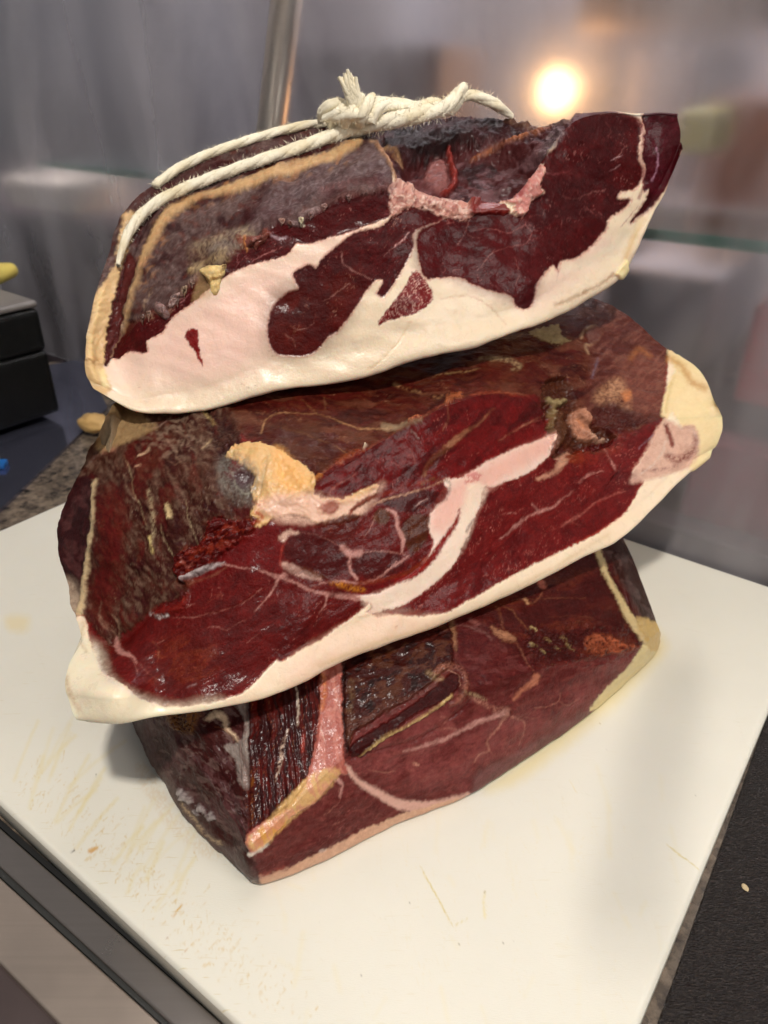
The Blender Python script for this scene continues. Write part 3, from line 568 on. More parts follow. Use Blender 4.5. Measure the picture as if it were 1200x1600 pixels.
    p.poly(FB, (230,202,186), soft=1.5, halo=(150,66,60), warp=.8, h=.0004, **FAT); p.poly([(866,680),(800,705),(740,740),(700,765),(670,820),(690,830),(730,790),(790,745),(864,700)], (226,170,152), soft=12, a=.75); p.poly([(735,750),(760,765),(745,800),(730,840),(700,885),(640,935),(580,955),(570,940),(640,905),(690,860),(720,800)], (234,212,190), soft=8, a=.8)
    p.poly([(725,745),(738,738),(752,742),(748,752),(730,757)], (190,90,88), soft=3, a=.7, mott=.3); p.line([(740,812),(733,822),(728,830)], 4, (70,40,40), soft=2, a=.7, mott=.2)
    p.line([(718,797),(712,815),(700,835),(686,856),(668,878),(645,895),(620,908)], [2,6,8,9,12,14,8], (128,36,30), soft=1.6, fat=0, rough=.34)
    # lower rim of fat
    RM=[(116,966),(133,965),(140,1000),(147,1020),(160,1053),(193,1070),(213,1090),(257,1105),(287,1104),(330,1099),(380,1083),(402,1062),(433,1030),(438,1034),(480,1011),(513,992),(547,967),(577,943),(580,950),(572,956),(590,966),(613,961),(663,963),(697,957),(747,930),(797,900),(850,875),(900,850),(933,834),(980,800),(990,780),(1007,752),(1000,748),(987,738),(1000,718),(1020,690),(1036,655),(1045,560),(1200,500),(1200,760),(1000,900),(700,1050),(250,1170),(60,1160),(60,966)]
    p.poly(RM, (232,210,182), soft=1.6, halo=(150,62,54), warp=.7, h=.0006, curve=False, **FAT)
    p.poly([(60,990),(150,1010),(170,1060),(260,1105),(350,1098),(300,1160),(60,1160)], (236,224,196), soft=18, a=.9); p.poly([(450,1040),(550,975),(580,955),(680,965),(720,960),(600,1030),(450,1085)], (226,192,166), soft=14, a=.7); p.line([(150,1010),(165,1058),(200,1082),(240,1100)], 6, (216,200,190), soft=4, a=.6)
    p.line([(106,1060),(112,1085),(125,1108)], 7, (190,150,110), soft=4, a=.7); p.line([(132,975),(128,1005),(135,1020)], 5, (180,150,110), soft=3, a=.7); p.line([(500,1040),(600,1000),(700,970),(830,905),(950,835)], 5, (206,176,130), soft=5, a=.6)
    p.line([(980,800),(950,822),(900,848)], 2, (190,80,60), soft=1.5, a=.6); p.line([(617,980),(620,977)], 3, (160,100,60), a=.8)
    p.line([(600,955),(650,958),(700,945)], 5, (120,28,26), soft=2, a=.7, fat=0)
    YT=[(1042,548),(1062,555),(1112,590),(1150,650),(1120,730),(1075,732),(1086,706),(1083,670),(1063,668),(1050,645),(1040,657),(1033,650),(1036,625),(1046,595),(1052,580)]
    p.poly(YT, (226,202,154), soft=2, rough=.38, fat=.9, h=.001); p.line([(1046,562),(1062,575),(1080,600),(1100,610)], 9, (186,136,74), soft=5, a=.8); p.line([(1052,592),(1044,615),(1040,645)], 4, (190,158,96), soft=2.5, a=.6, h=-.001); p.line([(1120,650),(1116,690),(1100,715)], 7, (222,206,160), soft=5, a=.7)
    PK=[(985,755),(990,733),(1010,702),(1037,656),(1060,666),(1085,668),(1089,705),(1076,730),(1040,742),(1008,752)]
    p.poly(PK, (202,160,140), soft=4, a=.95, fat=.6); r=(106,42,36)
    p.line([(1040,666),(1046,680),(1050,697)], 7, r, soft=2, a=.9, fat=0); p.line([(1042,712),(1058,718),(1074,712),(1085,700),(1086,680)], [9,14,13,9,5], r, soft=3, a=.9, mott=.8, fat=0); p.line([(1005,736),(1030,734),(1055,728)], 6, r, soft=3, a=.8, mott=.6); p.line([(1000,742),(1018,728),(1035,705),(1040,690)], 4, (206,182,166), soft=2, a=.7)
    p.line([(1035,655),(1000,672),(960,690)], 5, (98,30,28), soft=2, a=.9); p.line([(998,700),(1010,690),(1020,680)], 3, (150,140,150), soft=1.5, a=.6)
    # central muscle with dark eyes
    c=(72,26,24)
    p.poly([(440,850),(452,838),(470,826),(500,815),(550,806),(585,802),(610,790),(668,780),(700,762),(697,778),(678,794),(668,812),(668,860),(650,890),(600,905),(540,925),(480,912),(445,895),(440,870)], (92,32,28), soft=4, a=.9)
    p.poly([(444,856),(468,830),(500,836),(543,853),(550,870),(545,890),(520,903),(490,902),(462,885),(446,872)], c, soft=2, a=.9); p.poly([(552,870),(590,862),(628,868),(632,885),(605,900),(570,903),(552,895)], c, soft=2, a=.85); p.poly([(600,780),(640,768),(668,765),(688,768),(672,790),(650,800),(615,795),(600,788)], (66,22,20), soft=2, a=.9)
    p.poly([(500,830),(530,808),(560,806),(555,830),(545,850),(520,845)], (82,36,28), soft=3, a=.8)
    p.poly([(586,800),(600,796),(610,806),(604,818),(588,818),(583,808)], (84,50,24), soft=3, a=.9); p.poly([(632,815),(650,803),(667,808),(668,830),(662,850),(645,864),(631,852),(626,832)], (78,44,24), soft=3, a=.9)
    f=(186,132,122)
    p.line([(605,796),(618,805),(622,822),(628,840),(628,862)], [3,8,7,8,3], f, soft=1.4, a=.9); p.line([(470,832),(500,838),(535,855),(550,862)], 1.5, f, soft=1, a=.4)
    p.line([(536,856),(548,866),(562,864)], 10, f, soft=2, a=.85); p.line([(562,864),(600,862),(632,866)], 2.5, f, soft=1.2, a=.7); p.line([(547,868),(546,888),(556,905)], [5,5,7], f, soft=1.3, a=.8); p.line([(565,842),(578,825),(586,812)], 1.8, f, a=.6); p.line([(500,912),(530,908),(560,912),(585,905),(610,888),(640,868)], [5,4,5,4,4,3], f, soft=1.3, a=.8); p.line([(602,895),(615,882),(618,878)], 3, f, a=.7)
    p.line([(518,911),(535,915),(552,920),(570,922)], [8,10,9,6], (172,104,38), soft=2.5, a=.9, mott=.4); p.line([(560,912),(600,905),(640,892),(668,872)], 8, (120,50,32), soft=3, a=.8)
    p.line([(443,882),(458,890),(476,897),(500,905)], [8,14,12,5], (206,164,148), soft=1.8, a=.9); p.line([(442,840),(452,832),(465,834)], [12,9,5], (200,160,142), soft=1.8, a=.9); p.line([(441,852),(438,872),(440,888)], 4, (150,60,52), soft=1.5, a=.8)
    p.poly([(470,885),(500,895),(515,903),(490,904),(474,897)], (90,50,30), soft=3, a=.7)
    # star of fat and its arms
    p.line([(347,882),(380,888),(410,893),(432,900),(448,898)], [3,3,4,8,8], f, soft=1.2, a=.85); p.line([(440,900),(455,908),(475,918),(500,926),(530,930),(560,934)], [8,4,5,5,8,10], f, soft=1.3, a=.85); p.line([(434,902),(428,918),(412,940),(398,956)], [8,4,2.5,1.5], f, soft=1.1, a=.8)
    p.line([(510,932),(508,945),(498,958)], [6,4,2], f, soft=1.2, a=.8); p.line([(440,890),(448,908),(470,913),(500,918)], 2, f, a=.5)
    p.line([(183,998),(183,1008),(190,1019),(205,1026),(213,1036)], [4,8,10,5,2], f, soft=1.5, a=.85); p.line([(200,1025),(212,1042),(215,1053)], 2.2, f, a=.6); p.line([(210,1028),(225,1045),(245,1062)], 1.6, f, a=.5); p.line([(237,1002),(246,1010),(248,1024),(247,1035)], 2.2, (165,105,85), a=.6); p.line([(246,1004),(256,1000)], 2, f, a=.5)
    p.line([(268,965),(300,964),(335,957),(365,948),(395,932),(410,918)], 1.8, (170,115,105), soft=1, a=.7, h=-.0006); p.line([(325,981),(340,980),(354,984),(370,974),(384,969)], 2.2, f, a=.7); p.line([(292,948),(304,943)], 2.2, f, a=.7); p.line([(340,932),(346,928),(346,936)], 4, (150,85,75), a=.5)
    for a_,b_,c_ in (((250,1006),(330,965),(420,925)),((300,1080),(380,1030),(440,980)),((260,995),(330,975),(380,940)),((300,1070),(350,1045),(410,1000))): p.line([a_,b_,c_], 1.2, (56,14,14), soft=1.0, a=.55, h=-.0005)
    p.line([(386,1005),(402,992)], 1.6, f, a=.6); p.line([(295,1075),(308,1070)], 4, (190,160,160), a=.6)
    # upper part: fat seams between the muscles
    p.line([(664,742),(668,728),(682,712),(700,698),(718,682),(745,662),(772,640)], [5,8,9,11,8,4,3], (150,104,78), soft=1.6, a=.85); p.line([(675,728),(700,702)], 5, (96,70,44), soft=2, a=.7, mott=.3)
    p.line([(575,712),(598,724),(615,723),(626,730)], 2, (140,80,74), a=.8); p.line([(640,700),(648,720),(652,738),(662,746)], 2.4, (140,80,74), a=.8); p.line([(510,778),(522,762),(545,748),(556,738)], [5,4,2,2], (150,92,82), a=.8); p.line([(698,638),(700,655),(692,672)], [3,5,4], (142,95,78), soft=1.5, a=.75); p.line([(545,718),(575,714)], 1.4, f, a=.4)
    p.line([(780,690),(800,676),(822,662),(850,650),(862,640)], [2,3,4,4,3], (155,108,88), soft=1.3, a=.75); p.line([(730,700),(760,685),(790,660)], 1.2, (50,14,14), a=.6)
    p.line([(545,803),(560,788),(580,778),(605,770),(640,758),(680,748)], [5,7,8,7,7,6], (116,44,32), soft=1.8, a=.9, fat=0); p.line([(570,795),(600,782),(640,770),(680,757),(695,750)], [3,4,4,3,3], (182,138,112), soft=1.2, a=.8); p.line([(660,756),(680,748),(700,752),(702,762)], 6, (96,70,44), soft=2, a=.7, mott=.4)
    p.poly([(500,790),(515,782),(528,788),(520,802),(505,800)], (140,62,42), soft=4, a=.85); p.line([(540,790),(560,775),(590,764)], 3, (206,170,130), soft=1.5, a=.7)
    p.poly([(800,702),(850,680),(866,650),(855,655),(800,690),(740,715),(710,742)], (104,24,26), soft=3, a=.8)
    p.line([(645,795),(655,787),(668,780)], 3, (200,160,150), soft=1.5, a=.6, mott=.3)
    # right muscle
    p.line([(838,750),(852,744),(868,736),(878,722),(895,706)], [3,6,8,13,8], (192,142,116), soft=1.6, a=.9, fat=.4); p.poly([(890,710),(905,704),(912,714),(904,724),(892,722)], (120,52,30), soft=2, a=.9)
    p.line([(782,842),(796,832),(812,818),(826,806),(842,800),(862,792),(880,778),(898,766)], [2,3,7,4,6,5,4,2], f, soft=1.4, a=.8); p.line([(832,788),(842,800)], 4, f, a=.6); p.line([(770,806),(790,803),(808,803)], 1.3, f, a=.5); p.line([(905,754),(915,744),(930,738),(942,736)], [4,5,3,1.5], f, soft=1.3, a=.8)
    p.line([(878,822),(895,812),(912,800),(930,786),(955,775),(978,766)], [4,7,4,3,2,2], (165,100,90), soft=1.4, a=.75); p.line([(890,815),(906,822)], 4, (165,100,90), soft=1.4, a=.6); p.line([(945,700),(952,715),(958,728),(962,735)], [2,3,6,4], f, soft=1.3, a=.7)
    p.line([(972,722),(966,738),(955,752),(944,768)], 1.8, (36,8,8), soft=.8, a=.95, h=-.0014)
    p.poly([(900,710),(935,695),(965,682),(985,680),(975,705),(940,715),(905,735)], (120,44,36), soft=5, a=.6, mott=.4)
    R3=[(640,955),(740,830),(770,760),(880,700),(990,690),(990,770),(900,840),(700,950)]
    p.noise(R3, 10, -38, 3.6, (176,108,98), .0, .6, 71, True, wid=.022); p.noise(R3, 18, -50, 2.0, (176,108,98), .0, .5, 70, True, wid=.018); p.noise(R3, 3.2, -40, 6, (118,48,44), .0, .2, 72, False); p.noise(R3, 28, -38, 2, (76,16,18), .05, .6, 73, False)
    L3=[(160,1040),(290,930),(420,880),(560,940),(400,1060),(220,1090)]
    p.noise(L3, 12, -32, 3.4, (140,70,58), .0, .5, 74, True, wid=.02); p.noise(L3, 30, -30, 2, (74,20,18), .04, .6, 75, False); p.noise(L3, 4, -32, 8, (76,18,18), .05, .2, 79, False)
    U3=[(490,775),(600,690),(710,640),(860,630),(850,660),(700,745),(560,770)]
    p.noise(U3, 16, -35, 2.2, (140,70,62), .05, .4, 76, True, wid=.022); p.noise(U3, 30, -35, 2, (62,12,14), .02, .7, 77, False); p.bumpy(None, 30, .0007, -32, 2.5, 3, 37, skip_fat=True)
    for k_, M in enumerate((R3, L3, U3)): p.noise(M, 2.4, -36, 8, (118,46,40), .02, .16, 170+k_, False); p.noise(M, 3.2, -34, 7, (66,12,12), .0, .22, 175+k_, False); p.noise(M, 26, -60, 1.4, (176,112,100), .05, .5, 180+k_, True, wid=.012)
    p.noise([(440,900),(440,830),(700,760),(690,860),(560,930)], 12, -20, 2.2, (150,92,84), .03, .4, 78, True, wid=.024)
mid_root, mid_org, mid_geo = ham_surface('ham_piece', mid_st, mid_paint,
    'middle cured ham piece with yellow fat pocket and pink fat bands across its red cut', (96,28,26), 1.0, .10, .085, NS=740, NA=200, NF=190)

# ------------------------------------------------------------------ BOTTOM HAM
bot_st = [
 S((204,1122,-.002),(208,1108,-.026),(236,1075,-.056), B=(203,1118,-.008), C=(205,1112,-.018)),
 S((246,1200,-.002),(262,1150,-.038),(290,1058,-.072)),
 S((300,1280,-.002),(318,1208,-.040),(345,1050,-.073)),
 S((360,1336,-.002),(362,1278,-.032),(378,1045,-.074)),
 S((404,1374,-.001),(385,1322,-.030),(392,1040,-.075)),
 S((425,1371,-.001),(408,1306,-.032),(412,1040,-.076)),
 S((500,1344,-.001),(476,1240,-.042),(470,1020,-.078)),
 S((575,1306,-.001),(545,1178,-.050),(545,1000,-.079)),
 S((640,1276,-.001),(620,1138,-.055),(620,975,-.081)),
 S((720,1246,-.001),(715,1086,-.060),(700,950,-.083)),
 S((800,1198,-.001),(790,1060,-.058),(785,920,-.084)),
 S((880,1144,-.001),(865,1040,-.050),(860,885,-.083)),
 S((950,1088,-.001),(930,1024,-.042),(915,850,-.083)),
 S((995,1048,-.001),(985,1012,-.030),(950,828,-.078)),
 S((1020,1018,-.001),(1012,1002,-.022),(968,832,-.066), E=(985,925,-.050)),
 S((1030,1000,-.001),(1030,984,-.014),(974,838,-.055), B=(1031,996,-.004), C=(1032,990,-.008), E=(1008,925,-.034)),
]
def bot_paint(p):
    p.poly([(100,780),(100,1420),(1100,1420),(1100,780)], (98,48,46), curve=False, rough=.34)
    # top facet
    TP=[(680,980),(720,1090),(790,1075),(850,1040),(925,1028),(1000,1012),(1010,1000),(960,800),(700,800)]
    p.poly(TP, (70,30,24), soft=5, curve=False, rough=.34); p.noise(TP, 22, 5, 2.5, (96,48,38), .0, .6, 81, False); p.noise(TP, 16, 20, 2.5, (130,82,66), .02, .45, 82, True, wid=.022)
    p.poly([(700,960),(760,980),(800,1020),(840,1040),(800,1085),(740,1080),(700,1040)], (84,38,38), soft=12, a=.8); p.noise([(700,960),(800,1000),(850,1040),(750,1080)], 14, 0, 2, (112,66,64), .06, .4, 83, False)
    # front muscle tones, lightened with the pinkish reflection of the board painted in
    p.poly([(540,1190),(700,1110),(800,1120),(1000,1020),(860,1150),(720,1240),(600,1220)], (108,56,54), soft=20, a=.0); p.poly([(540,1190),(700,1110),(800,1120),(1000,1020),(860,1150),(720,1240),(600,1220)], (122,64,62), soft=20, a=.85); p.poly([(400,1360),(540,1235),(620,1275),(480,1345)], (94,46,44), soft=12, a=.8)
    FR=[(400,1365),(540,1190),(700,1110),(1000,1015),(860,1150),(720,1240),(480,1345)]
    p.noise(FR, 22, -25, 2, (146,94,86), .03, .5, 84, True, wid=.022); p.noise(FR, 34, -25, 2, (82,34,34), .02, .6, 85, False); p.noise(FR, 7, -20, 3, (122,66,60), .05, .4, 86, False)
    f=(168,116,100)
    p.line([(735,1088),(752,1098),(770,1108),(792,1112)], [5,7,9,13], f, soft=1.8, a=.85, mott=.6); p.line([(802,1094),(815,1078),(836,1065),(838,1058)], [4,6,11,12], (172,108,84), soft=1.6, a=.9); p.line([(790,1114),(765,1122),(742,1130),(722,1142),(700,1152),(665,1164),(630,1174)], [9,6,8,5,6,5,2], (182,134,124), soft=1.6, a=.85)
    p.line([(722,1142),(700,1138),(680,1140)], 2.5, f, a=.6); p.line([(690,1135),(700,1125),(690,1120)], 2, f, a=.5)
    p.line([(792,1116),(776,1140),(762,1160),(765,1172),(748,1180),(742,1190)], [8,4,3,4,3,2], f, soft=1.2, a=.7); p.line([(800,1120),(820,1130),(818,1150),(812,1165)], [5,3,3,2], f, soft=1.2, a=.7); p.line([(800,1118),(835,1124)], 2.5, f, a=.6); p.line([(765,1172),(772,1180)], 2, f, a=.6)
    p.line([(835,1106),(860,1102),(872,1096),(876,1084)], 2.5, f, soft=1.2, a=.7); p.line([(872,1096),(885,1102),(905,1092)], 2, f, a=.6); p.line([(575,1203),(598,1207),(620,1205)], 2, f, a=.6); p.line([(647,1193),(652,1195)], 5, (200,140,120), soft=1.4, a=.9)
    p.line([(505,1275),(520,1262),(530,1250),(528,1235)], 1.8, f, a=.5); p.line([(520,1290),(530,1285)], 3, f, a=.5); p.line([(520,1215),(533,1225),(530,1245)], [9,5,2], (190,140,130), soft=1.5, a=.8)
    p.line([(540,1198),(560,1220),(590,1240),(625,1257),(660,1260),(700,1252),(730,1240)], [8,8,12,16,16,10,6], (208,162,146), soft=2, a=.95, fat=.8); p.line([(668,1265),(678,1262),(682,1266)], 2, (120,80,70), a=.7)
    p.poly([(400,1400),(396,1371),(420,1366),(457,1353),(490,1336),(522,1322),(580,1290),(627,1272),(660,1262),(720,1246),(760,1235),(560,1345)], (204,160,132), soft=2.2, fat=.6, rough=.36); p.line([(400,1371),(425,1363),(450,1356)], 8, (140,74,62), soft=3, a=.7, mott=.5); p.line([(500,1330),(508,1328)], 5, (235,215,200), soft=1.3)
    p.poly([(745,1245),(800,1208),(860,1168),(930,1112),(955,1095),(960,1080),(900,1118),(850,1150),(800,1180),(740,1215)], (112,78,76), soft=4, a=.75)
    p.poly([(1010,985),(1004,1012),(986,1036),(962,1060),(936,1086),(920,1110),(980,1090),(1060,1010),(1050,960)], (212,192,140), soft=2.2, fat=.8, rough=.36)
    # right edge: fat line, dark skin, yellow tip
    p.poly([(936,838),(1000,820),(1040,900),(1040,985),(1015,978),(998,950),(975,915),(955,880)], (60,42,38), soft=2.5, rough=.45); p.noise([(940,840),(1000,820),(1040,900),(1030,980),(1000,950)], 10, 60, 2, (104,84,80), .0, .6, 88, False)
    p.line([(920,845),(935,868),(948,900),(964,930),(980,958),(996,980),(1008,1000)], [8,10,8,9,12,14,14], (200,176,128), soft=1.8, fat=.8, h=.0006); p.poly([(995,965),(1012,965),(1040,985),(1040,1010),(1018,1018),(1006,1000)], (196,162,98), soft=3, fat=.7)
    # details on the top facet
    p.poly([(914,998),(930,990),(948,990),(965,1000),(990,1008),(1003,1012),(970,1020),(940,1024),(920,1020)], (160,86,60), soft=3, a=.9, fuzz=3, mott=.6, h=.0008)
    for x_,y_,w_ in ((833,983,5),(832,1008,6),(855,1000,5),(880,998,6),(886,1008,5),(870,1012,4),(846,1018,4),(892,1015,3)): p.line([(x_-3,y_-2),(x_+4,y_+2)], w_, (192,166,116), soft=1.4, a=.9, fuzz=2, mott=.3, h=.0012)
    p.poly([(825,1000),(900,992),(905,1020),(850,1030),(828,1022)], (48,26,20), soft=8, a=.5, mott=.3); p.bumpy([(820,985),(1000,985),(1000,1025),(830,1035)], 8, .0016, 10, 1.5, 3, 41)
    p.line([(768,980),(778,990),(792,996),(803,1000)], [4,10,14,6], (152,106,80), soft=2, a=.9, fuzz=2); p.line([(776,948),(782,962),(786,982)], 5, (120,76,60), soft=2, a=.7); p.line([(782,944),(800,955),(812,970),(830,990)], 3, (128,84,62), soft=1.3, a=.7); p.line([(803,1000),(815,1018),(822,1034),(835,1050)], 3, (132,86,70), soft=1.3, a=.8)
    p.line([(716,975),(740,982),(760,990),(768,1000)], 4, (120,84,78), soft=2, a=.8); p.line([(735,968),(745,975)], 8, (128,78,72), soft=2.5, a=.7); p.line([(706,965),(709,990),(712,1015)], [9,8,4], (140,100,74), soft=2.5, a=.85)
    p.line([(843,910),(849,915)], 9, (190,110,92), soft=2, a=.9); p.line([(815,937),(832,942),(848,925)], 4, (140,90,72), soft=1.6, a=.7); p.line([(820,937),(824,942)], 6, (195,150,110), soft=1.6, a=.8)
    p.line([(800,938),(860,934),(915,934)], 1.3, (130,90,70), a=.6); p.line([(850,965),(900,962),(930,968)], 1.3, (120,80,65), a=.5)
    # left crust face
    LC=[(150,1040),(392,1040),(392,1120),(388,1260),(384,1320),(400,1345),(408,1380),(380,1370),(300,1310),(230,1220),(180,1130)]
    p.poly(LC, (64,36,34), soft=2, curve=False, rough=.42); p.noise(LC, 24, 60, 1.5, (94,64,64), .0, .6, 91, False); p.noise(LC, 8, 40, 1.8, (120,96,90), .08, .5, 92, False); p.noise(LC, 22, 50, 2.4, (140,118,120), .05, .5, 93, True, wid=.024); p.bumpy(LC, 34, .0022, 60, 1.8, 4, 43)
    p.poly([(195,1105),(215,1118),(240,1180),(285,1245),(330,1300),(405,1372),(400,1390),(280,1320),(190,1150)], (96,78,74), soft=6, a=.8); p.poly([(258,1108),(312,1100),(310,1130),(300,1146),(275,1142)], (128,84,46), soft=5, a=.85, mott=.4, h=.001)
    p.line([(300,1180),(315,1200),(330,1225),(345,1255)], 3, (120,100,100), soft=2, a=.6)
    p.line([(290,1168),(297,1180),(290,1200),(280,1215)], 6, (112,94,88), soft=2.5, a=.8, mott=.3, h=.001)
    for x_,y_,w_ in ((283,1240,8),(292,1248,10),(312,1264,7),(328,1275,8),(322,1278,6),(305,1270,4)): p.line([(x_-2,y_-3),(x_+3,y_+3)], w_, (176,164,160), soft=1.6, a=.9, fuzz=3, h=.0015)
    p.line([(285,1255),(300,1275),(320,1300),(345,1318)], 6, (196,168,132), soft=2, a=.8, fuzz=3, mott=.3)
    p.poly([(366,1096),(392,1096),(393,1165),(388,1232),(372,1218),(366,1185),(350,1165),(372,1160),(384,1140),(378,1118)], (152,138,130), soft=3, a=.9, rough=.3, fat=.5); p.line([(325,1122),(338,1116),(350,1124),(352,1138),(366,1150),(372,1158)], [9,14,10,7,5,3], (206,178,148), soft=2, a=.95, h=.001); p.line([(335,1136),(352,1142),(366,1156)], 2.5, (140,80,60), a=.7)
    # striated dark slab
    SL=[(389,1085),(470,1040),(506,1030),(502,1085),(500,1123),(491,1178),(478,1224),(455,1256),(420,1280),(390,1297)]
    p.poly(SL, (54,12,11), soft=1.6, warp=.6, rough=.34, h=.0015, curve=False); p.bumpy(SL, 6, .0011, 84, 12, 3, 47, fade=3); p.noise(SL, 6, 84, 10, (96,36,24), .0, .6, 95, False, fade=3); p.noise(SL, 5, 86, 8, (150,92,62), .02, .5, 96, True, fade=3, wid=.024)
    p.line([(449,1142),(442,1168),(438,1195),(430,1222)], [3,7,7,3], (190,160,140), soft=1.4, a=.9, mott=.3); p.line([(462,1070),(465,1100),(466,1135)], [2,4,3], (205,185,165), soft=1.2, a=.85); p.line([(474,1150),(473,1175)], 5, (165,70,60), soft=2, a=.8); p.line([(394,1200),(395,1240),(393,1290)], 6, (120,72,36), soft=3, a=.8, mott=.3)
    p.line([(455,1215),(430,1250),(400,1290)], 3, (92,46,44), soft=2, a=.6)
    # pink to yellow fat wedge
    PW=[(506,1030),(534,1030),(533,1080),(536,1130),(537,1180),(543,1210),(528,1212),(513,1228),(493,1254),(470,1268),(453,1278),(427,1306),(412,1322),(393,1338),(383,1316),(389,1300),(400,1292),(415,1283),(440,1270),(458,1257),(476,1228),(489,1182),(499,1124)]
    p.poly(PW, (164,88,76), soft=1.8, warp=.8, fat=.6, rough=.3, curve=False, h=.001); p.poly([(470,1225),(510,1200),(530,1205),(515,1230),(470,1270),(430,1305),(400,1330),(385,1315),(420,1280)], (212,170,112), soft=4, a=.9); p.poly([(396,1310),(412,1292),(440,1278),(445,1290),(420,1308),(400,1318)], (208,144,60), soft=5, a=.8); p.line([(390,1336),(402,1330),(415,1320)], 8, (216,204,190), soft=2, a=.9)
    p.line([(505,1050),(507,1080),(502,1110)], 6, (196,120,70), soft=2.5, a=.8, h=.001); p.line([(520,1050),(524,1090),(522,1130)], 3, (214,150,130), soft=2, a=.7); p.line([(501,1135),(506,1158)], 3, (236,210,190), soft=1.2); p.noise(PW, 10, 80, 3, (196,124,108), .0, .6, 97, False, skip_fat=False, fade=3); p.line([(510,1180),(500,1205)], 3, (200,130,110), a=.6)
    # dark block with the overlapping flap
    BL=[(534,1030),(600,1000),(690,960),(706,990),(706,1040),(690,1052),(640,1092),(590,1122),(552,1145),(543,1178),(536,1150)]
    p.poly(BL, (64,34,26), soft=2, rough=.32, h=.0014, curve=False); p.noise(BL, 20, -20, 1.6, (92,58,46), .0, .6, 101, False); p.noise(BL, 9, -30, 2, (38,14,12), .03, .7, 102, False); p.bumpy(BL, 20, .0011, -20, 1.8, 4, 51)
    p.line([(545,1140),(570,1125),(600,1108),(640,1090),(680,1072)], 12, (98,62,56), soft=4, a=.7, mott=.5, h=.001); p.line([(548,1068),(550,1090),(546,1110)], 8, (112,86,62), soft=4, a=.6, mott=.3); p.line([(538,1040),(536,1100),(540,1160),(546,1180)], 3, (30,10,9), soft=2, a=.8, h=-.002)
    FL=[(545,1172),(556,1158),(600,1130),(650,1098),(695,1060),(706,1052),(716,1056),(716,1072),(704,1088),(680,1102),(640,1122),(600,1150),(565,1178),(550,1180)]
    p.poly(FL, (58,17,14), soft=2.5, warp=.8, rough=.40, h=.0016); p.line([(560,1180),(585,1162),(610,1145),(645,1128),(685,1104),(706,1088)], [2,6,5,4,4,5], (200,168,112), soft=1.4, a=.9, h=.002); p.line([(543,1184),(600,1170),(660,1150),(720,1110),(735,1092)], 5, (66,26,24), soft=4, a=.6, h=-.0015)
    p.line([(676,1056),(688,1046),(704,1041),(720,1046),(728,1060),(726,1078),(716,1094),(705,1102)], [6,12,10,8,8,7,7,4], (160,104,86), soft=2.2, a=.85, h=.0016, fuzz=3, mott=.9, rough=.28); p.line([(668,1052),(676,1058),(688,1062)], 9, (150,124,92), soft=3, a=.8, h=.001, mott=.8); p.line([(700,1048),(716,1056),(718,1072)], 3, (206,160,136), soft=1.4, a=.7)
    p.line([(724,1080),(742,1086),(758,1094)], [4,7,5], (150,124,96), soft=2, a=.8, mott=.3)
    p.noise(FR, 2.6, -20, 7, (128,74,68), .0, .18, 185, False); p.noise(FR, 3.2, -25, 6, (76,32,30), .0, .22, 186, False); p.noise(TP, 3, 5, 6, (92,48,40), .0, .2, 187, False); p.noise(TP, 3.5, 0, 5, (48,16,14), .0, .25, 188, False)
    p.bumpy(None, 34, .0008, -25, 2.2, 3, 57)
bot_root, bot_org, bot_geo = ham_surface('ham_piece', bot_st, bot_paint,
    'bottom cured ham piece with dark striated slab, lying directly on the white cutting board', (98,48,46), 1.0, .06, .0, NS=700, NA=110, NF=190, drop=.012)

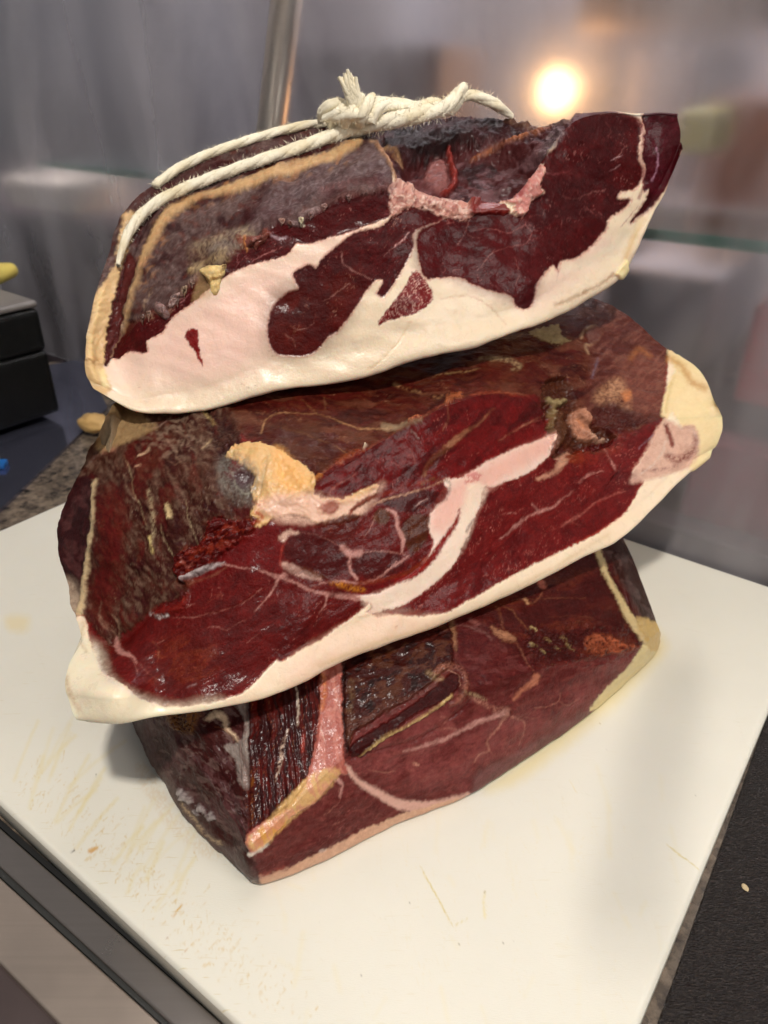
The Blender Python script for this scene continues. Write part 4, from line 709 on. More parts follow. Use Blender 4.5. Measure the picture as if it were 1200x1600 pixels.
# ------------------------------------------------------------------ cord round the top ham
def surf_at(geo, x, y, lift):
    px, py, P, N = geo
    d = (px-x)**2+(py-y)**2; k = np.argmin(d); r, c = np.unravel_index(k, d.shape)
    Q = P[r, c]; return at(x, y, Y=Q[1]-lift)
def surf_off(geo, r):
    px, py, P, N = geo
    Q = P+N*r; qx, qy = to_px(Q)
    def f(x, y):
        k = np.argmin((qx-x)**2+(qy-y)**2); return Q.reshape(-1, 3)[k]
    return f
def rope(name, path, rad, mat, parent, org, plies=3, twist=120.0, seg=10, wob=.12, seed=1, taper=None):
    P = smooth_line(path, 14); n0 = len(P)
    T = np.concatenate([[0], np.cumsum(np.linalg.norm(np.diff(P, axis=0), axis=1))]); n = max(int(T[-1]/.0009), 12)
    ts = np.linspace(0, T[-1], n); C = np.stack([np.interp(ts, T, P[:, k]) for k in range(3)], 1)
    tg = np.gradient(C, axis=0); tg /= np.linalg.norm(tg, axis=1)[:, None]
    up = np.array([.1, -.5, .86]); a = np.cross(tg, up); a /= np.linalg.norm(a, axis=1)[:, None]; b = np.cross(a, tg)
    R = rad*np.interp(np.linspace(0, 1, n), np.linspace(0, 1, len(taper)), taper) if taper else np.full(n, rad)
    Vs, Fs, off = [], [], 0
    for k in range(plies):
        ph = ts*twist+2*math.pi*k/plies
        cc = C+(a*np.cos(ph)[:, None]+b*np.sin(ph)[:, None])*(R*.27)[:, None] if plies > 1 else C
        rr = R*(.74 if plies > 1 else 1)
        th = np.linspace(0, 2*math.pi, seg, endpoint=False)
        ring = cc[:, None]+(a[:, None]*np.cos(th)[None, :, None]+b[:, None]*np.sin(th)[None, :, None])*rr[:, None, None]
        ring = ring+(ring-cc[:, None])*(wob*2.0*fbm(ring*700+seed, 2))[..., None]+C[:, None]*0
        A_ = np.arange(n*seg).reshape(n, seg)+off; B_ = np.roll(A_, -1, 1)
        Fs.append(np.stack([A_[:-1], B_[:-1], B_[1:], A_[1:]], -1).reshape(-1, 4)); 
        Vs.append(ring.reshape(-1, 3)); off += n*seg
        Fs.append(np.array([[A_[0, 0], A_[0, 2], A_[0, 4], A_[0, 6]], [A_[-1, 6], A_[-1, 4], A_[-1, 2], A_[-1, 0]]]))
    return mesh_np(name, np.concatenate(Vs), np.concatenate(Fs), mat, parent, loc=org), C, tg, R
def cord_material():
    m, nt, b = new_mat('cotton_cord'); L = nt.links
    tc = nd(nt, 'ShaderNodeTexCoord'); n = nd(nt, 'ShaderNodeTexNoise', Scale=1400.0, Detail=3.0); L.new(tc.outputs['Object'], n.inputs['Vector'])
    n2 = nd(nt, 'ShaderNodeTexNoise', Scale=60.0, Detail=3.0); L.new(tc.outputs['Object'], n2.inputs['Vector'])
    r = ramp(nt, n2.outputs['Fac'], [(0.3, lin((228,214,180))), (0.55, lin((243,235,212)))])
    L.new(r.outputs[0], b.inputs['Base Color']); b.inputs['Roughness'].default_value = .9; b.inputs['Specular IOR Level'].default_value = .15
    bp = nd(nt, 'ShaderNodeBump', Strength=0.7, Distance=0.0006); L.new(n.outputs['Fac'], bp.inputs['Height']); L.new(bp.outputs[0], b.inputs['Normal'])
    return m
CORD = cord_material()
corg = np.array([0., 0., 0.])
cord = empty('cord', (0, 0, 0)); cord.parent = top_root; cord.matrix_parent_inverse = top_root.matrix_world.inverted()
hairs = []
def strand(name, pts, rad, on=True, Y=None, **k):
    P = []
    fr = np.array([[q[0], q[1], q[2] if len(q) == 3 else -1] for q in pts])
    on_ = fr[:, 2] < 0
    if on_.any():
        k_ = int(on_.sum()); dn = smooth_line(fr[:k_, :2], 4) if k_ > 2 else fr[:k_, :2]
        so = surf_off(top_geo, rad*.8); P = np.array([so(q[0], q[1]) for q in dn])
        if len(P) > 6:
            Pp = np.pad(P, ((3, 3), (0, 0)), mode='edge'); P = np.stack([np.convolve(Pp[:, c_], np.ones(7)/7, 'valid') for c_ in range(3)], 1); P[0] += np.array([0, .004, 0])
        P = list(P)
        fr = fr[k_:]
    P += [at(q[0], q[1], Y=q[2]) for q in fr]
    o, C, tg, R = rope(name, np.array(P), rad, CORD, cord, corg, **k)
    hairs.append((C, tg, R)); return o
strand('strand', [(183,424),(189,396),(200,362),(222,332),(255,309),(300,289),(350,270),(400,252),(440,240),(480,226),(510,216),(545,204,.520),(585,194,.517),(625,186,.514),(665,177,.515),(693,168,.520),(708,156,.525),(718,143,.53),(725,136,.535)], .0034, taper=[.35,.9,1,1,1,1.1,1.2,1.35,1.45,1.4,.9], seed=3)
strand('strand', [(236,296),(262,270),(300,250),(350,231),(400,215),(440,203),(480,195),(505,192),(535,190,.540),(562,190,.54)], .0028, seed=5)
strand('strand', [(640,178,.52),(672,164,.525),(705,170,.535),(726,150,.545),(750,152,.55),(775,164,.553),(800,182,.56)], .0036, seed=8, taper=[1.2,1.2,1.1,.8,1,1,.5])
strand('strand', [(556,196,.53),(580,166,.53),(610,162,.53),(650,168,.53),(690,166,.53)], .0040, seed=9)
strand('knot', [(501,192,.53),(503,176,.526),(513,166,.522),(530,161,.520),(548,166,.520)], .0030, seed=11, taper=[.7,1,1.1,1,.6])
strand('knot', [(516,197,.522),(526,180,.518),(541,168,.518),(560,158,.520)], .0036, seed=12, taper=[.8,1.1,1,.7])
strand('knot', [(538,197,.518),(545,180,.512),(556,163,.514),(566,150,.520)], .0034, seed=16, taper=[.8,1.1,1,.7])
strand('knot', [(562,196,.514),(567,178,.508),(575,161,.512),(582,150,.520)], .0034, seed=15, taper=[.8,1.1,1,.7])
strand('knot', [(506,186,.520),(530,180,.514),(556,179,.510),(584,186,.512)], .0038, seed=13, taper=[.6,1.1,1.1,.8])
strand('knot', [(580,190,.512),(590,172,.512),(606,165,.516),(628,168,.520)], .0032, seed=17)
for k in range(9):
    f_ = (k-4)/4
    strand('tail', [(560+f_*5,180,.514),(555+f_*7,158,.512),(548+f_*9,136,.511),(541+f_*12+(k%3)*1.5,108+abs(f_)*12+(k%2)*4,.510+.003*(k%2))], .0018, plies=1, seed=20+k, wob=.3, taper=[1.3,1.2,1.1,.5])
# fuzz
rg = np.random.RandomState(5); V, T3 = [], []
for C, tg, R in hairs:
    m_ = int(len(C)*40)
    for _ in range(m_):
        i = rg.randint(len(C)); d = rg.normal(size=3); d -= tg[i]*d.dot(tg[i])*.5; d /= np.linalg.norm(d)
        L_ = R[i]*(.12+rg.rand()**3*.75); p0 = C[i]+d*R[i]*.8; side = np.cross(d, rg.normal(size=3)); side /= np.linalg.norm(side); bend = rg.normal(size=3)*L_*.4
        b0 = len(V); w_ = .000022
        V += [p0-side*w_, p0+side*w_, p0+d*L_*.6+bend*.4+side*w_*.7, p0+d*L_+bend]; T3 += [(b0, b0+1, b0+2), (b0, b0+2, b0+3)]
fz = mesh_np('fuzz', np.array(V), None, CORD, cord, tris=np.array(T3), loc=corg); fz['kind'] = 'stuff'

# hanging tongues of dried fat and crust at the edge of the cut
def flap(name, pts, geo, th, rgb, parent, org):
    P = smooth_line(pts, 4, True)[:-1]; n = len(P); c = P.mean(0); rings = 12; V = []
    fs = [surf_off(geo, o_) for o_ in np.linspace(-.0004, th, 6)]
    for r in range(rings+1):
        f = 1-r/rings*.97; k = min(int((1-f**5)*5+.5), 5)
        V += [fs[k](*(c+(q-c)*f)) for q in P]
    V = np.array(V).reshape(rings+1, n, 3); V[1:-1] = (V[:-2]+V[1:-1]*2+V[2:])/4; V = V.reshape(-1, 3); V[n:] += (fbm(V[n:]*420, 3)*.0009)[:, None]*np.array([0, -1, .3])
    A_ = np.arange((rings+1)*n).reshape(rings+1, n); B_ = np.roll(A_, -1, 1)
    q = np.stack([A_[:-1], B_[:-1], B_[1:], A_[1:]], -1).reshape(-1, 4)
    V = np.concatenate([V, [V[-n:].mean(0)]]); t = np.stack([A_[-1], B_[-1], np.full(n, len(V)-1)], -1)
    cc = np.tile(lin(rgb), (len(V), 1))*(1+.9*fbm(V*260, 3))[:, None]
    return mesh_np(name, V, q, HAM, parent, tris=t, attrs=dict(col=np.clip(cc, 0, 1), rough=np.full(len(V), .3), fat=np.full(len(V), .5)), loc=org)
flap('fat_flap', [(310,422),(322,415),(338,413),(352,416),(352,428),(346,438),(344,450),(338,463),(331,459),(327,446),(320,434)], top_geo, .0016, (206,176,118), top_root, top_org)
flap('crust_flap', [(244,470),(256,476),(264,488),(266,496),(258,500),(248,492),(240,484)], top_geo, .0014, (120,92,88), top_root, top_org)
flap('crust_flap', [(268,462),(282,456),(278,470),(268,482),(262,478)], top_geo, .0012, (140,112,106), top_root, top_org)
flap('crust_flap', [(382,372),(396,368),(412,366),(420,360),(416,376),(404,384),(400,392),(392,384),(386,388)], top_geo, .0012, (118,66,56), top_root, top_org)

rf = random.Random(11)
for (x_, y_, w_, l_, rgb_) in ((288,452,7,15,(150,124,100)),(300,440,8,12,(128,100,88)),(276,470,6,12,(120,92,84)),(440,346,8,9,(140,104,92)),(452,350,6,8,(120,84,74)),(470,344,7,12,(206,192,160)),(486,336,7,9,(126,96,92)),(506,324,8,8,(132,98,90)),(232,490,6,14,(134,104,90)),(222,498,5,12,(110,80,70)),(350,418,6,9,(190,160,116)),(545,310,7,7,(120,86,80))):
    k = rf.uniform(-2.5, 2.5)
    flap('crust_flap', [(x_-w_*.6,y_-4),(x_+w_*.1,y_-6),(x_+w_*.7,y_-5),(x_+w_*.55,y_+l_*.25),(x_+w_*.2+k*.5,y_+l_*.6),(x_+k,y_+l_),(x_-w_*.25+k*.4,y_+l_*.5),(x_-w_*.5,y_+l_*.2)], top_geo, .0011, rgb_, top_root, top_org)

# ------------------------------------------------------------------ SETTING
def prism(name, poly_xy, z0, z1, mat, parent=None, bevel=0.0):
    n = len(poly_xy); P = np.asarray(poly_xy, float)
    ar = sum(P[i, 0]*P[(i+1) % n, 1]-P[(i+1) % n, 0]*P[i, 1] for i in range(n))
    if ar < 0: P = P[::-1]
    me = bpy.data.meshes.new(name)
    V = [(x, y, z0) for x, y in P]+[(x, y, z1) for x, y in P]
    F = [tuple(range(n))[::-1], tuple(range(n, 2*n))]+[(i, (i+1) % n, n+(i+1) % n, n+i) for i in range(n)]
    me.from_pydata([tuple(map(float, v)) for v in V], [], F); me.update()
    me.materials.append(mat); o = bpy.data.objects.new(name, me); COL.objects.link(o)
    if bevel:
        b = o.modifiers.new('bevel', 'BEVEL'); b.width = bevel; b.segments = 4
        for p_ in me.polygons: p_.use_smooth = True
        b.harden_normals = True
    if parent: o.parent = parent
    return o
def g(px, py, z=0.0): return at(px, py, z=z)[:2]
ZC = -.018     # counter top
# board
c_back, c_right, c_bot, c_left = g(408,650), g(1272,939), g(825,2024), g(-312,964)
def board_material():
    m, nt, b = new_mat('polyethylene_board'); L = nt.links
    tc = nd(nt, 'ShaderNodeTexCoord')
    def noise(scale, rot, sc, detail=4.0):
        mp = nd(nt, 'ShaderNodeMapping'); mp.inputs['Rotation'].default_value = (0, 0, math.radians(rot)); mp.inputs['Scale'].default_value = sc
        L.new(tc.outputs['Object'], mp.inputs[0]); n = nd(nt, 'ShaderNodeTexNoise', Scale=scale, Detail=detail); L.new(mp.outputs[0], n.inputs['Vector']); return n
    a = nd(nt, 'ShaderNodeAttribute', attribute_name='stain')
    base = ramp(nt, noise(9, 0, (1,1,1)).outputs['Fac'], [(.3, lin((224,220,206))), (.7, lin((230,226,212)))])
    cur = base.outputs[0]
    for i, (rot, sc, th, col_, k) in enumerate(((62,(1,9,1),.67,(200,176,104),.55),(-35,(1,10,1),.72,(206,184,120),.4))):
        n = noise(70, rot, sc, 2.0); r = ramp(nt, n.outputs['Fac'], [(th-.03,(0,0,0)),(th+.05,(1,1,1))])
        g2 = ramp(nt, noise(14, 30*i, (1,1,1), 3.0).outputs['Fac'], [(.42,(0,0,0)),(.62,(1,1,1))])
        mm = nd(nt, 'ShaderNodeMath', operation='MULTIPLY'); L.new(r.outputs[0], mm.inputs[0]); L.new(g2.outputs[0], mm.inputs[1])
        m3 = nd(nt, 'ShaderNodeMath', operation='MULTIPLY'); L.new(mm.outputs[0], m3.inputs[0]); L.new(a.outputs['Fac'], m3.inputs[1])
        m4 = nd(nt, 'ShaderNodeMath', operation='MULTIPLY'); L.new(m3.outputs[0], m4.inputs[0]); m4.inputs[1].default_value = k
        mx = nd(nt, 'ShaderNodeMix', data_type='RGBA'); L.new(m4.outputs[0], mx.inputs[0]); L.new(cur, mx.inputs[6]); mx.inputs[7].default_value = tuple(lin(col_))+(1,); cur = mx.outputs[2]
    ac = nd(nt, 'ShaderNodeAttribute', attribute_name='col'); am = nd(nt, 'ShaderNodeAttribute', attribute_name='mark')
    mx = nd(nt, 'ShaderNodeMix', data_type='RGBA'); L.new(am.outputs['Fac'], mx.inputs[0]); L.new(cur, mx.inputs[6]); L.new(ac.outputs['Color'], mx.inputs[7]); L.new(mx.outputs[2], b.inputs['Base Color'])
    b.inputs['Roughness'].default_value = .42; b.inputs['Subsurface Weight'].default_value = .2; b.inputs['Subsurface Scale'].default_value = .004; b.inputs['Subsurface Radius'].default_value = (1,.8,.6)
    n = noise(380, 55, (1,7,1), 3.0); bp = nd(nt, 'ShaderNodeBump', Strength=0.25, Distance=0.0004); L.new(n.outputs['Fac'], bp.inputs['Height']); L.new(bp.outputs[0], b.inputs['Normal'])
    return m
BOARD = board_material()
NB = 520
u_, v_ = np.meshgrid(np.linspace(0, 1, NB), np.linspace(0, 1, NB))
XY = (c_left[None,None]*(1-u_)[...,None]+c_back[None,None]*u_[...,None])*(1-v_)[...,None]+(c_bot[None,None]*(1-u_)[...,None]+c_right[None,None]*u_[...,None])*v_[...,None]
ed = np.minimum(np.minimum(u_, 1-u_), np.minimum(v_, 1-v_)); ed = np.clip(ed/.006, 0, 1)
Zb = -(1-np.sqrt(np.clip(1-(1-ed)**2, 0, 1)))*.0026
BV = np.concatenate([XY, Zb[..., None]], -1).reshape(-1, 3)
bpx, bpy_ = to_px(BV)
class BP(Paint): pass
bp_ = BP(bpx, bpy_, BV, (230,224,206), 1.0); bp_.mark = np.zeros(len(bpx)); 
def mark(pts, w, rgb, a, soft=1.2, fuzz=0, poly=False, mott=0):
    idx, m, d = (bp_.poly_mask(pts, soft, .8, True, fuzz) if poly else bp_.line_mask(pts, w, soft, .4, fuzz))
    if mott: m = m*sstep(-mott, mott, bp_.fz[idx]+.5*bp_.mz[idx])
    m = m*a; tot = bp_.mark[idx]+m*(1-bp_.mark[idx])
    bp_.col[idx] = np.where(tot[:, None] > 1e-4, (bp_.col[idx]*bp_.mark[idx][:, None]*(1-m[:, None])+lin(rgb)*m[:, None])/np.maximum(tot, 1e-4)[:, None], bp_.col[idx]); bp_.mark[idx] = tot
mark([(140,1330),(150,1326)], 7, (206,160,90), .9); mark([(112,1331),(116,1328)], 3, (70,60,45), .9)
mark([(270,1432),(285,1413)], 3, (205,160,70), .9); mark([(286,1492),(292,1484)], 2.5, (190,140,70), .9); mark([(258,1470),(262,1464)], 2, (160,110,60), .8)
mark([(302,1330),(308,1343)], 2.5, (205,170,80), .8); mark([(372,1418),(380,1424)], 2, (205,160,80), .8); mark([(318,1508),(328,1505)], 5, (215,190,130), .6, fuzz=2)
mark([(657,1353),(668,1375),(682,1400),(695,1425),(708,1448)], 2.4, (206,188,112), .9); mark([(708,1448),(722,1440),(733,1434)], 2, (205,190,120), .7); mark([(758,1392),(756,1412),(757,1434)], 3, (222,210,160), .8); mark([(758,1392),(757,1394)], 2, (110,90,50), .8)
mark([(890,1218),(900,1238)], 2, (222,206,150), .6); mark([(1040,1318),(1062,1336),(1092,1358)], 2, (208,190,110), .9)
for x_, y_ in ((803,1470),(575,1547),(564,1523),(717,1475),(937,1131),(948,1171),(1087,1243),(786,1472),(640,1410),(500,1440),(150,1210)): mark([(x_,y_),(x_+1,y_+2)], 2.2, (90,80,60), .75, soft=.8)
mark([(1022,985),(1040,1010),(1000,1060),(950,1110),(880,1170),(800,1225),(760,1235),(900,1120),(1000,1020)], 0, (226,204,128), .55, soft=16, poly=True)
mark([(10,965),(45,965),(40,985),(15,985)], 0, (226,204,140), .5, soft=9, poly=True); mark([(225,1190),(290,1290),(350,1330),(340,1345),(280,1310),(210,1200)], 0, (214,186,140), .35, soft=6, poly=True, mott=.4)
mark([(1000,985),(1028,1015),(1012,1030),(1000,1010)], 0, (210,180,90), .5, soft=6, poly=True)
rg = np.random.RandomState(3)
for k in range(420):    # knife nicks along the front edge
    t = rg.rand(); x0 = 370*t*1.05+20+rg.rand()**2*90; y0 = 1255+.932*(370*t*1.05)-12-rg.rand()**1.5*70
    L_ = 4+rg.rand()*16; an = math.radians(-58+rg.normal()*16)
    mark([(x0,y0),(x0+L_*math.cos(an),y0+L_*math.sin(an))], .9+rg.rand()*.8, (206,176,104), .25+rg.rand()*.45, soft=.9)
for k in range(26):
    x0 = 20+rg.rand()*260; y0 = 1130+x0*.8+rg.rand()*120; L_ = 30+rg.rand()*90; an = math.radians(-60+rg.normal()*14)
    mark([(x0,y0),(x0+L_*.5*math.cos(an),y0+L_*.5*math.sin(an)-4),(x0+L_*math.cos(an),y0+L_*math.sin(an))], 2.5+rg.rand()*3, (224,208,150), .25+rg.rand()*.25, soft=3.5)
for k in range(40):
    x0 = 420+rg.rand()*640; y0 = 1180+rg.rand()*400; L_ = 20+rg.rand()*70; an = math.radians(80+rg.normal()*35)
    mark([(x0,y0),(x0+L_*math.cos(an)*.5,y0+L_*math.sin(an))], 2+rg.rand()*5, (228,214,166), .12+rg.rand()*.16, soft=5)
for k in range(260):
    x0 = rg.rand()*1200; y0 = 900+rg.rand()*700; L_ = 8+rg.rand()*50; an = math.radians((10 if k % 3 else 70)+rg.normal()*12)
    mark([(x0,y0),(x0+L_*math.cos(an),y0+L_*math.sin(an))], .8, (204,196,176), .12+rg.rand()*.22, soft=.8)
for k in range(160):
    x0 = 560+rg.rand()*420; y0 = 1230+rg.rand()*330; L_ = 6+rg.rand()*40; an = math.radians(75+rg.normal()*20)
    mark([(x0,y0),(x0+L_*math.cos(an)*.5,y0+L_*math.sin(an))], .8, (222,204,150), .14+rg.rand()*.2, soft=1)
stain = np.clip(np.exp(-np.abs(((v_)*0+(1-u_))-1.0)*9)+.12, 0, 1)*0+np.exp(-(u_)*7)*.9+.10
board = mesh_np('cutting_board', BV, grid_faces(NB, NB, flip=True), BOARD, attrs=dict(col=bp_.col, mark=bp_.mark, stain=stain.ravel()))
tag(board, 'thick white plastic cutting board under the stack, scored and yellowed by knives', 'cutting board')
# its sides and underside
def side_strip():
    idx = np.concatenate([np.arange(NB), np.arange(1, NB)*NB+NB-1, (NB-1)*NB+np.arange(NB-2, -1, -1), np.arange(NB-2, 0, -1)*NB])
    top = BV[idx]; n = len(top); lo = top.copy(); lo[:, 2] = ZC+.0015; lo2 = top.copy(); lo2[:, 2] = ZC+.0002; c = top.mean(0); lo2[:, :2] += (c[:2]-lo2[:, :2])*.004
    V = np.concatenate([top, lo, lo2]); a = np.arange(n); b = np.roll(a, -1)
    q = np.concatenate([np.stack([a, a+n, b+n, b], -1), np.stack([a+n, a+2*n, b+2*n, b+n], -1)])
    V = np.concatenate([V, [[c[0], c[1], ZC+.0002]]]); t = np.stack([a+2*n, np.full(n, 3*n), b+2*n], -1)
    return mesh_np('board_edge', V, q, BOARD, board, tris=t, attrs=dict(col=np.tile(lin((220,214,196)), (len(V),1)), mark=np.full(len(V), .6), stain=np.full(len(V), .05)))
side_strip()

# granite counter
def granite():
    m, nt, b = new_mat('granite'); L = nt.links; tc = nd(nt, 'ShaderNodeTexCoord')
    v = nd(nt, 'ShaderNodeTexVoronoi', Scale=160.0); L.new(tc.outputs['Object'], v.inputs['Vector']); n = nd(nt, 'ShaderNodeTexNoise', Scale=90.0, Detail=6.0, Roughness=.7); L.new(tc.outputs['Object'], n.inputs['Vector'])
    r1 = ramp(nt, v.outputs['Color'], [(.0, lin((30,28,30))), (.45, lin((84,74,66))), (.7, lin((128,112,96))), (1., lin((60,56,58)))])
    r2 = ramp(nt, n.outputs['Fac'], [(.4, lin((26,24,26))), (.62, lin((150,134,116)))])
    mx = nd(nt, 'ShaderNodeMix', data_type='RGBA', Factor=.5); mx.inputs[0].default_value = .5; L.new(r1.outputs[0], mx.inputs[6]); L.new(r2.outputs[0], mx.inputs[7]); L.new(mx.outputs[2], b.inputs['Base Color']); b.inputs['Roughness'].default_value = .22
    return m
counter = prism('counter', [(-1.6,-.2),(1.6,-.2),(1.6,1.06),(-1.6,1.06)], ZC-.04, ZC, granite()); tag(counter, kind='structure')
# cut the counter short at the front left by the rail: the rail lies 2 mm and more above it
def line_pts(p0, p1, z, ext=.35):
    a, b = g(*p0, z), g(*p1, z); d = (b-a)/np.linalg.norm(b-a); return a-d*ext, b+d*ext*.6
def steel(name, rgb, rough, ang=0):
    m, nt, b = new_mat(name); L = nt.links; tc = nd(nt, 'ShaderNodeTexCoord'); mp = nd(nt, 'ShaderNodeMapping'); mp.inputs['Rotation'].default_value = (0,0,math.radians(ang)); mp.inputs['Scale'].default_value = (.3,14,14)
    L.new(tc.outputs['Object'], mp.inputs[0]); n = nd(nt, 'ShaderNodeTexNoise', Scale=30.0, Detail=5.0); L.new(mp.outputs[0], n.inputs['Vector'])
    c = lin(rgb); r = ramp(nt, n.outputs['Fac'], [(.3, c*.97), (.7, np.minimum(c*1.04,1))]); L.new(r.outputs[0], b.inputs['Base Color'])
    n3 = nd(nt, 'ShaderNodeTexNoise', Scale=22.0, Detail=5.0); L.new(tc.outputs['Object'], n3.inputs['Vector']); rr = nd(nt, 'ShaderNodeMapRange'); L.new(n3.outputs['Fac'], rr.inputs[0]); rr.inputs[3].default_value = rough*.6; rr.inputs[4].default_value = rough*1.5; L.new(rr.outputs[0], b.inputs['Roughness'])
    b.inputs['Metallic'].default_value = .85; return m
RAIL = steel('brushed_steel', (150,142,136), .3, 37); RUB = simple('rubber_seal', (20,20,20), .6); 
rail = empty('counter_rail', (*g(150,1450,ZC), ZC)); tag(rail, 'brushed steel rail with rubber seams along the front left board edge', 'rail')
def strip(name, la, lb, z0, z1, mat, bev=.0006):
    A0, A1 = line_pts(*la, z1); B0, B1 = line_pts(*lb, z1)
    o = prism(name, [A0, A1, B1, B0], z0, z1, mat, bevel=bev); o.parent = rail; o.matrix_parent_inverse = rail.matrix_world.inverted(); return o
strip('rubber_seam', ((0,1279),(350,1588)), ((0,1292),(350,1600)), ZC+.001, ZC+.004, RUB, .0003)
strip('steel_strip', ((0,1293),(350,1601)), ((0,1354),(268,1600)), ZC+.001, ZC+.006, RAIL, .0012)
strip('rubber_seam', ((0,1355),(268,1601)), ((0,1370),(255,1602)), ZC+.001, ZC+.0035, simple('dark_seal', (48,48,46), .45), .0004)
strip('steel_strip', ((0,1371),(255,1603)), ((0,1506),(92,1600)), ZC+.001, ZC+.005, steel('satin_steel', (188,172,158), .4, 37), .0012)
dark = strip('kick_strip', ((0,1507),(92,1601)), ((-100,1700),(60,1850)), ZC+.001, ZC+.002, simple('dark_brown_panel', (64,52,50), .5), .0002)
# leather-look mat at the right
def mat_material():
    m, nt, b = new_mat('embossed_black_vinyl'); L = nt.links; tc = nd(nt, 'ShaderNodeTexCoord')
    mp = nd(nt, 'ShaderNodeMapping'); mp.inputs['Rotation'].default_value = (0,0,math.radians(4)); mp.inputs['Scale'].default_value = (1.0,2.6,1); L.new(tc.outputs['Object'], mp.inputs[0])
    n = nd(nt, 'ShaderNodeTexNoise', Scale=520.0, Detail=3.0, Roughness=.55, Distortion=.6); L.new(mp.outputs[0], n.inputs['Vector'])
    v = nd(nt, 'ShaderNodeTexVoronoi', Scale=430.0); L.new(mp.outputs[0], v.inputs['Vector'])
    ad = nd(nt, 'ShaderNodeMath', operation='ADD'); L.new(n.outputs['Fac'], ad.inputs[0]); L.new(v.outputs['Distance'], ad.inputs[1])
    r = ramp(nt, n.outputs['Fac'], [(.45, lin((30,25,25))), (.68, lin((62,52,46)))]); L.new(r.outputs[0], b.inputs['Base Color']); b.inputs['Roughness'].default_value = .38
    bp = nd(nt, 'ShaderNodeBump', Strength=1.0, Distance=0.0016); L.new(ad.outputs[0], bp.inputs['Height']); L.new(bp.outputs[0], b.inputs['Normal']); return m
m0, m1 = g(1027,1602,ZC+.003), g(1174,1190,ZC+.003); md = (m1-m0)/np.linalg.norm(m1-m0); mn = np.array([md[1], -md[0]])
if mn[0] < 0: mn = -mn
ma, mb = m0-md*.3, m1+md*.10
mat_o = prism('counter_mat', [ma, mb, mb+mn*.5, ma+mn*.5], ZC+.0004, ZC+.003, mat_material(), bevel=.001); tag(mat_o, 'black grained leather-look mat on the counter, right of the board', 'mat')
def crumb(name, px, py, z, s, rgb, label, seed):
    import bmesh
    bm = bmesh.new(); bmesh.ops.create_icosphere(bm, subdivisions=2, radius=s); r_ = random.Random(seed); cpos = at(px, py, z=z)
    for v in bm.verts:
        k = 1+.45*float(perlin(np.array([list(v.co)])*420/ (s/.002)+seed)[0]); v.co *= k; v.co.z *= .45; v.co.x *= 1.35
    me = bpy.data.meshes.new(name); bm.to_mesh(me); bm.free(); me.materials.append(simple(name+'_fat', rgb, .5)); o = bpy.data.objects.new(name, me); COL.objects.link(o); o.location = (cpos[0], cpos[1], z+s*.35); o.rotation_euler[2] = seed; tag(o, label, 'crumb'); return o
crumb('fat_crumb', 1164, 1388, ZC+.003, .0016, (190,170,132), 'tiny pale crumb of fat lying on the black grained mat', 2)
crumb('meat_crumb', 1020, 1012, 0.0, .0016, (196,164,96), 'small yellow scrap of fat on the board at the bottom ham tip', 4)

